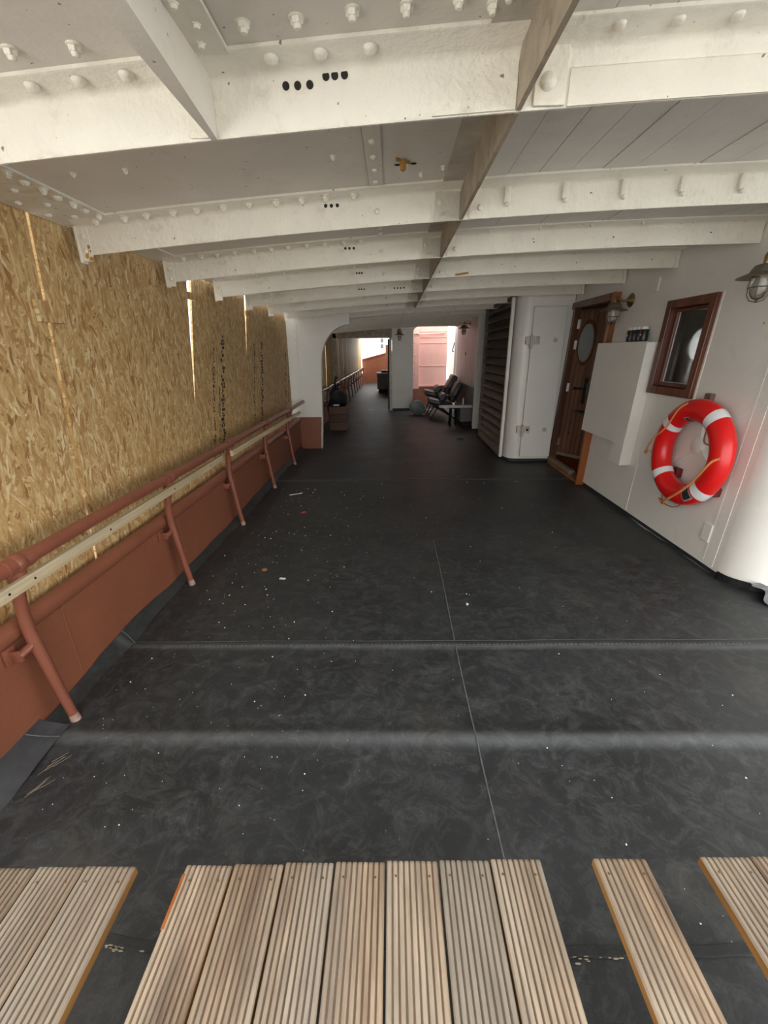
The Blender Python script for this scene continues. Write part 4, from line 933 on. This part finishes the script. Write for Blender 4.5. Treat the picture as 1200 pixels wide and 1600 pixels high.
def recliner(loc, rz, label, tilt, sc=1.0, col='cushion', seat_z=0.26):
    t = thing('recliner', (0, 0, 0), label, 'chair')
    f0 = lambda x, y, z: (x, y, z + seat_z - 0.25*y)
    MB().cbox(-0.27, 0.27, -0.30, 0.24, 0.0, 0.13, 0.04, 0, lambda x, y, z: (x, y, z + seat_z + 0.22*(-y))).build('seat_cushion', col, t, True)
    ca, sa = math.cos(tilt), math.sin(tilt)
    f = lambda x, y, z: (x, 0.20 + y*ca + z*sa, seat_z+0.10 + z*ca - y*sa)
    MB().cbox(-0.27, 0.27, -0.07, 0.07, 0.0, 0.46, 0.045, 0, f).build('back_cushion', col, t, True)
    MB().tube([(-0.26, 0.03, seat_z+0.20), (0.26, 0.03, seat_z+0.20)], 0.085, 14).build('bolster', col, t, True)
    for s_ in (-1, 1):
        MB().tube([(s_*0.285, -0.26, 0.0), (s_*0.285, -0.1, seat_z), (s_*0.285, 0.10, seat_z+0.24), (s_*0.285, 0.26, seat_z+0.24), (s_*0.285, 0.33, seat_z+.1)], 0.014, 8).build('arm', 'iron', t, True)
        MB().tube([(s_*0.285, 0.30, 0.0), (s_*0.285, -0.22, seat_z+0.04)], 0.014, 8).build('leg', 'iron', t, True)
    t.location = loc; t.rotation_euler = (0, 0, rz); t.scale = (sc, sc, sc); t['_w'] = tuple(loc); return t
recliner((1.12, 9.78, 0.0), -PI/2, 'charcoal recliner in front of the bench, nearest of two', 0.45)
recliner((1.08, 10.46, 0.0), -PI/2, 'charcoal recliner behind the nearer one by the rear opening', 0.5, 1.0, 'cushion', 0.38)
bag = thing('cloth_bundle', (0.62, 10.2, 0), 'pale grey-green cloth bundle on the floor before the recliners', 'bundle')
bgm = MB(); bgm.ball((0.62, 10.2, 0.17), 0.165, 0, 20, (1.25, 1.0, 1.0)); bgm.v = [(x+0.02*math.sin(19*z), y, max(z, 0.0)+0.02*math.sin(13*x)*(z > 0.05)) for x, y, z in bgm.v]
bgm.build('cloth', 'greyfab', bag, True)
fld = MB()
for k in range(4): fld.tube([(0.50+.03*k, 10.07+0.02*k, 0.05), (0.58+.03*k, 10.04, 0.16), (0.66+.02*k, 10.08, 0.28)], 0.016, 8)
fld.build('fold', 'greyfab', bag, True)
tag(MB().cbox(1.455, 1.47, 8.78, 8.90, 0.3615, 0.52, .002).build('card', 'paper', None, False, (1.46, 8.84, .44)), 'pale card standing on the bench box', 'card')
gs = MB()
for k in range(5): gs.ball((1.13+0.02*k, 7.16+0.012*math.sin(3*k), 0.012), 0.018, 0, 8, (1, .7, .8 + .3*(k % 2)))
tag(gs.build('green_scrap', 'green', None, True, (1.16, 7.17, 0)), 'small dark green scrap on the floor before the white post', 'scrap')

# ------------------------------------------------------------------ passage clutter behind the arch
cr_ = thing('crate', (-1.03, 8.3, 0), 'brown wooden crate against the railing behind the arch', 'crate')
for k in range(3): MB().cbox(-1.21, -0.87, 8.1, 8.5, 0.02+0.15*k, 0.16+0.15*k, 0.004).build('crate_board', 'crate', cr_)
MB().cbox(-1.19, -0.89, 8.12, 8.48, 0.0, 0.46, 0.004).build('crate_core', 'dark', cr_)
bgx = thing('bin_bag', (-1.03, 8.3, 0.47), 'bulging black bag on the brown crate', 'bag')
b2 = MB(); b2.ball((-1.03, 8.3, 0.60), 0.15, 0, 20, (1.15, 1.15, 1.0)); b2.v = [(x+0.012*math.sin(31*z+9*y), y+0.012*math.sin(27*x), max(z+0.012*math.sin(23*x), 0.472)) for x, y, z in b2.v]
b2.build('bag', 'blackfab', bgx, True); MB().tube([(-1.03, 8.3, 0.74), (-1.05, 8.31, 0.82), (-1.02, 8.3, 0.86)], [0.03, 0.02, 0.035], 8).build('knot', 'blackfab', bgx, True)
bgy = thing('bin_bag', (-1.20, 8.75, 0.0), 'tall black bag on the floor behind the crate', 'bag')
b3 = MB(); b3.ball((-1.16, 8.80, 0.42), 0.17, 0, 20, (1, 1.2, 2.4)); b3.v = [(x+0.014*math.sin(21*z+9*y), y+0.012*math.sin(27*x), max(z, 0.0)) for x, y, z in b3.v]
b3.build('bag', 'blackfab', bgy, True); MB().tube([(-1.16, 8.8, 0.82), (-1.15, 8.8, 0.92), (-1.12, 8.8, 0.97)], [0.03, 0.02, 0.04], 8).build('knot', 'blackfab', bgy, True)
tag(MB().cbox(-1.12, -1.0, 8.11, 8.142, 0.472, 0.50, 0.01).build('rag', 'paper', None, True, (-1.06, 8.17, .47)), 'crumpled white rag at the front of the crate top', 'rag')
dd = strucroot('door_2', (-0.05, 11.5, 0), 'dark door leaf standing open at the end of the passage')
MB().cbox(-0.10, -0.06, 11.1, 11.95, 0.03, 1.72, 0.006).build('leaf', 'dark', dd); MB().tube([(-0.105, 11.9, 0.95), (-0.15, 11.9, 0.95), (-0.15, 11.8, 0.95)], 0.01, 8).build('handle', 'brass', dd, True)
MB().cbox(-0.06, 0.0, 11.06, 11.1, 0.0, 1.75, .004).build('jamb', 'grimy', dd)
cbx = thing('side_cabinet', (-0.2, 16.6, 0), 'grey cabinet with pale top at the end of the passage', 'cabinet')
MB().cbox(-0.55, 0.1, 16.4, 17.2, 0.10, 0.66, .01).build('body', 'grey', cbx); MB().cbox(-0.58, 0.12, 16.37, 17.22, 0.66, 0.70, .01).build('top', 'paper', cbx); MB().cbox(-0.5, .05, 16.45, 17.1, 0, .1, .004).build('plinth', 'black', cbx)
tag(MB().cbox(-0.40, -0.1, 16.5, 16.8, 0.7005, 0.78, .02).build('folded_cover', 'cushion', None, True, (-.25, 16.6, .70)), 'dark folded cover lying on the grey cabinet', 'cover')
fw = strucroot('trim_2', (-0.6, 22, 0), 'red-brown rising bulwark closing the far passage')
MB().hexa([(-1.47, 21.9, -.02), (0.6, 21.9, -.02), (0.6, 22.0, -.02), (-1.47, 22.0, -.02), (-1.47, 21.9, 1.05), (0.6, 21.9, 1.55), (0.6, 22.0, 1.55), (-1.47, 22.0, 1.05)]).build('end_bulwark', 'redbrown', fw)
MB().hexa([(-1.47, 21.85, 1.05), (0.6, 21.85, 1.55), (0.6, 22.05, 1.55), (-1.47, 22.05, 1.05), (-1.47, 21.85, 1.11), (0.6, 21.85, 1.61), (0.6, 22.05, 1.61), (-1.47, 22.05, 1.11)]).build('end_cap', 'redbrown', fw)
MB().cbox(-0.30, -0.18, 21.3, 21.42, 0, 1.75, .01).build('end_post', 'redbrown', fw)
bld = thing('exterior_building', (-2.0, 60, 0), 'pale quayside building far beyond the end bulwark', 'building')
MB().box(-4.2, 3.0, 60, 64, 0, 4.2).build('wall', 'building', bld); MB().box(-4.4, 3.2, 59.8, 64.2, 4.2, 4.4).build('roof_edge', 'building', bld)
for x, z in ((-1.5, 2.6), (-1.5, 1.9), (-0.3, 2.9)): MB().box(x, x+0.4, 59.95, 60.0, z, z+0.5).build('window', 'pane', bld)

# ------------------------------------------------------------------ slatted benches in the foreground
BZ = 0.46; PITCH_ = 0.1028
def board_mesh(w, y0, y1, ridges=9):
    prof = []; n = ridges; rw = w/n; g = 0.0030; d = 0.0032
    prof.append((0.0, -0.022)); prof.append((0.0, -0.0035)); prof.append((0.0025, 0.0))
    mats = []
    for k in range(n):
        xa = k*rw; xb = (k+1)*rw
        if k > 0: prof += [(xa+g/2-0.0004, -d), (xa+g/2+0.0008, 0.0)]
        if k < n-1: prof += [(xb-g/2-0.0008, 0.0), (xb-g/2+0.0004, -d)]
    prof += [(w-0.0025, 0.0), (w, -0.0035), (w, -0.022)]
    ys = [y0+(y1-y0)*i/6 for i in range(6)] + [y1-0.006, y1-0.002, y1]
    mb = MB(); o = 0; npf = len(prof)
    for q, y in enumerate(ys):
        dz = 0.0 if q < len(ys)-2 else (-0.0008 if q == len(ys)-2 else -0.003)
        for x, z in prof: mb.v.append((x, y, z+dz if z > -0.02 else z))
    for q in range(len(ys)-1):
        for j in range(npf):
            a, b_ = prof[j], prof[(j+1) % npf]
            if a[1] <= -d*0.99 and b_[1] <= -d*0.99 and a[1] > -0.02 and b_[1] > -0.02 and abs(a[0]-b_[0]) < 0.006 and 0.004 < a[0] < w-0.004: m_ = 1
            elif (a[0] == b_[0]): m_ = 2
            else: m_ = 0
            mb.f.append([q*npf+j, q*npf+(j+1) % npf, (q+1)*npf+(j+1) % npf, (q+1)*npf+j]); mb.m.append(m_)
    mb.f.append(list(range(npf))[::-1]); mb.m.append(2); mb.f.append([(len(ys)-1)*npf+j for j in range(npf)]); mb.m.append(0)
    return mb
BRASS = MB().lathe([(0.0022, 0), (0.0022, 0.0008), (0.0012, 0.001)], 8).mesh('screw', 'brass')
def slats(label, edges, yends, cat='bench', name='slatted_bench'):
    x0, x1 = edges[0][0], edges[-1][1]
    t = thing(name, ((x0+x1)/2, 0.1, 0), label, cat)
    for (a, b_), ye in zip(edges, yends):
        mb = board_mesh(b_-a, -0.75, ye); mb.v = [(a+x, y, BZ+z) for x, y, z in mb.v]
        bo = mb.build('board', ['deckboard', 'groove', 'boardside'], t, False, ((a+b_)/2, -0.1, BZ))
        for dx in (0.018, (b_-a)-0.018): inst('screw', BRASS, bo, (a+dx, ye-0.028, BZ-0.0002), (0, 0, 0), 1.0)
    for y in (0.18, -0.60):
        MB().cbox(x0+0.01, x1-0.01, y-0.03, y+0.03, BZ-0.062, BZ-0.0222, 0.003).build('cross_bearer', 'boardside', t)
        lx = [x0+0.03, x1-0.03] if x1-x0 > 0.2 else [(x0+x1)/2]
        for x in lx: MB().cbox(x-0.022, x+0.022, y-0.022, y+0.022, 0.0, BZ-0.06, 0.003).build('leg', 'boardside', t)
    return t
gp_ = 0.0022
ex = [-0.422, -0.325, -0.222, -0.121, -0.018, 0.088, 0.192, 0.296]
wide = slats('wide slatted bench of seven weathered boards in the middle foreground', [(a+gp_, b_-gp_) for a, b_ in zip(ex[:-1], ex[1:])], [0.522, 0.525, 0.529, 0.531, 0.534, 0.536, 0.539])
MB().cbox(-0.4205, -0.4150, 0.42, 0.505, BZ-0.004, BZ+0.0006, 0.0005).build('bare_orange_chip', 'jamb', wide)
ex = [-0.815, -0.720, -0.625, -0.521]
slats('slatted bench of weathered boards at the lower left corner', [(a+gp_*.6, b_-gp_*.6) for a, b_ in zip(ex[:-1], ex[1:])], [0.513, 0.516, 0.518])
slats('single-board bench right of the wide one', [(0.402, 0.506)], [0.542], 'bench', 'plank_bench')
ex = [0.617, 0.717, 0.818, 0.92]
slats('slatted bench at the lower right corner', [(a+gp_*.6, b_-gp_*.6) for a, b_ in zip(ex[:-1], ex[1:])], [0.547, 0.549, 0.551])

# ------------------------------------------------------------------ litter on the deck
def bit(name, pts, z, mat, label, cat):
    mb = MB(); n = len(pts); mb.add([(x, y, z) for x, y in pts] + [(x, y, z+0.004) for x, y in pts], [list(range(n))[::-1], list(range(n, 2*n))] + [(i, (i+1) % n, n+(i+1) % n, n+i) for i in range(n)])
    return tag(mb.build(name, mat, None, False, (pts[0][0], pts[0][1], z)), label, cat)
bit('paper_strip', [(-1.10, 4.19), (-0.985, 4.245), (-0.975, 4.275), (-1.10, 4.21)], 0.005, 'paper', 'white strip of paper on the deck near the fourth stanchion', 'paper')
bit('red_scrap', [(-0.87, 3.66), (-0.84, 3.645), (-0.82, 3.68), (-0.835, 3.71), (-0.862, 3.69)], 0.005, 'redbit', 'small red scrap on the deck near the third stanchion', 'scrap')
bit('dry_leaf', [(-0.915, 2.55), (-0.895, 2.54), (-0.88, 2.565), (-0.90, 2.585), (-0.92, 2.57)], 0.005, 'tan', 'tan dry leaf on the deck left of the middle', 'leaf')
bit('white_chip', [(-0.765, 2.435), (-0.725, 2.43), (-0.722, 2.445), (-0.76, 2.45)], 0.005, 'paper', 'white chip on the deck just right of the dry leaf', 'chip')
bit('pale_stub', [(0.435, 2.125), (0.445, 2.12), (0.452, 2.135), (0.44, 2.145)], 0.005, 'paper', 'white crumb on the deck right of the middle seam', 'crumb')
gt = MB()
for k in range(420):
    if random.random() < 0.6: x = random.uniform(-1.28, -0.3); y = random.uniform(0.85, 4.5)
    else: x = random.uniform(-1.2, 1.6); y = 0.6+4.6*random.random()**1.3
    r_ = random.choice([0.0008, 0.001, 0.0012, 0.0012, 0.0016, 0.0026])*(0.8+0.25*y)
    gt.ball((x, y, 0.003+wob(x, y)+(0.014*math.exp(-((y-1.205)/0.045)**2))), r_, 0, 6, (1.2, random.uniform(.8, 1.5), 0.6))
o = gt.build('grit', 'paper'); o['kind'] = 'stuff'; tag(o, 'white grit and paint flakes scattered over the black deck', 'grit')

for o in bpy.data.objects:
    if '_w' in o: del o['_w']
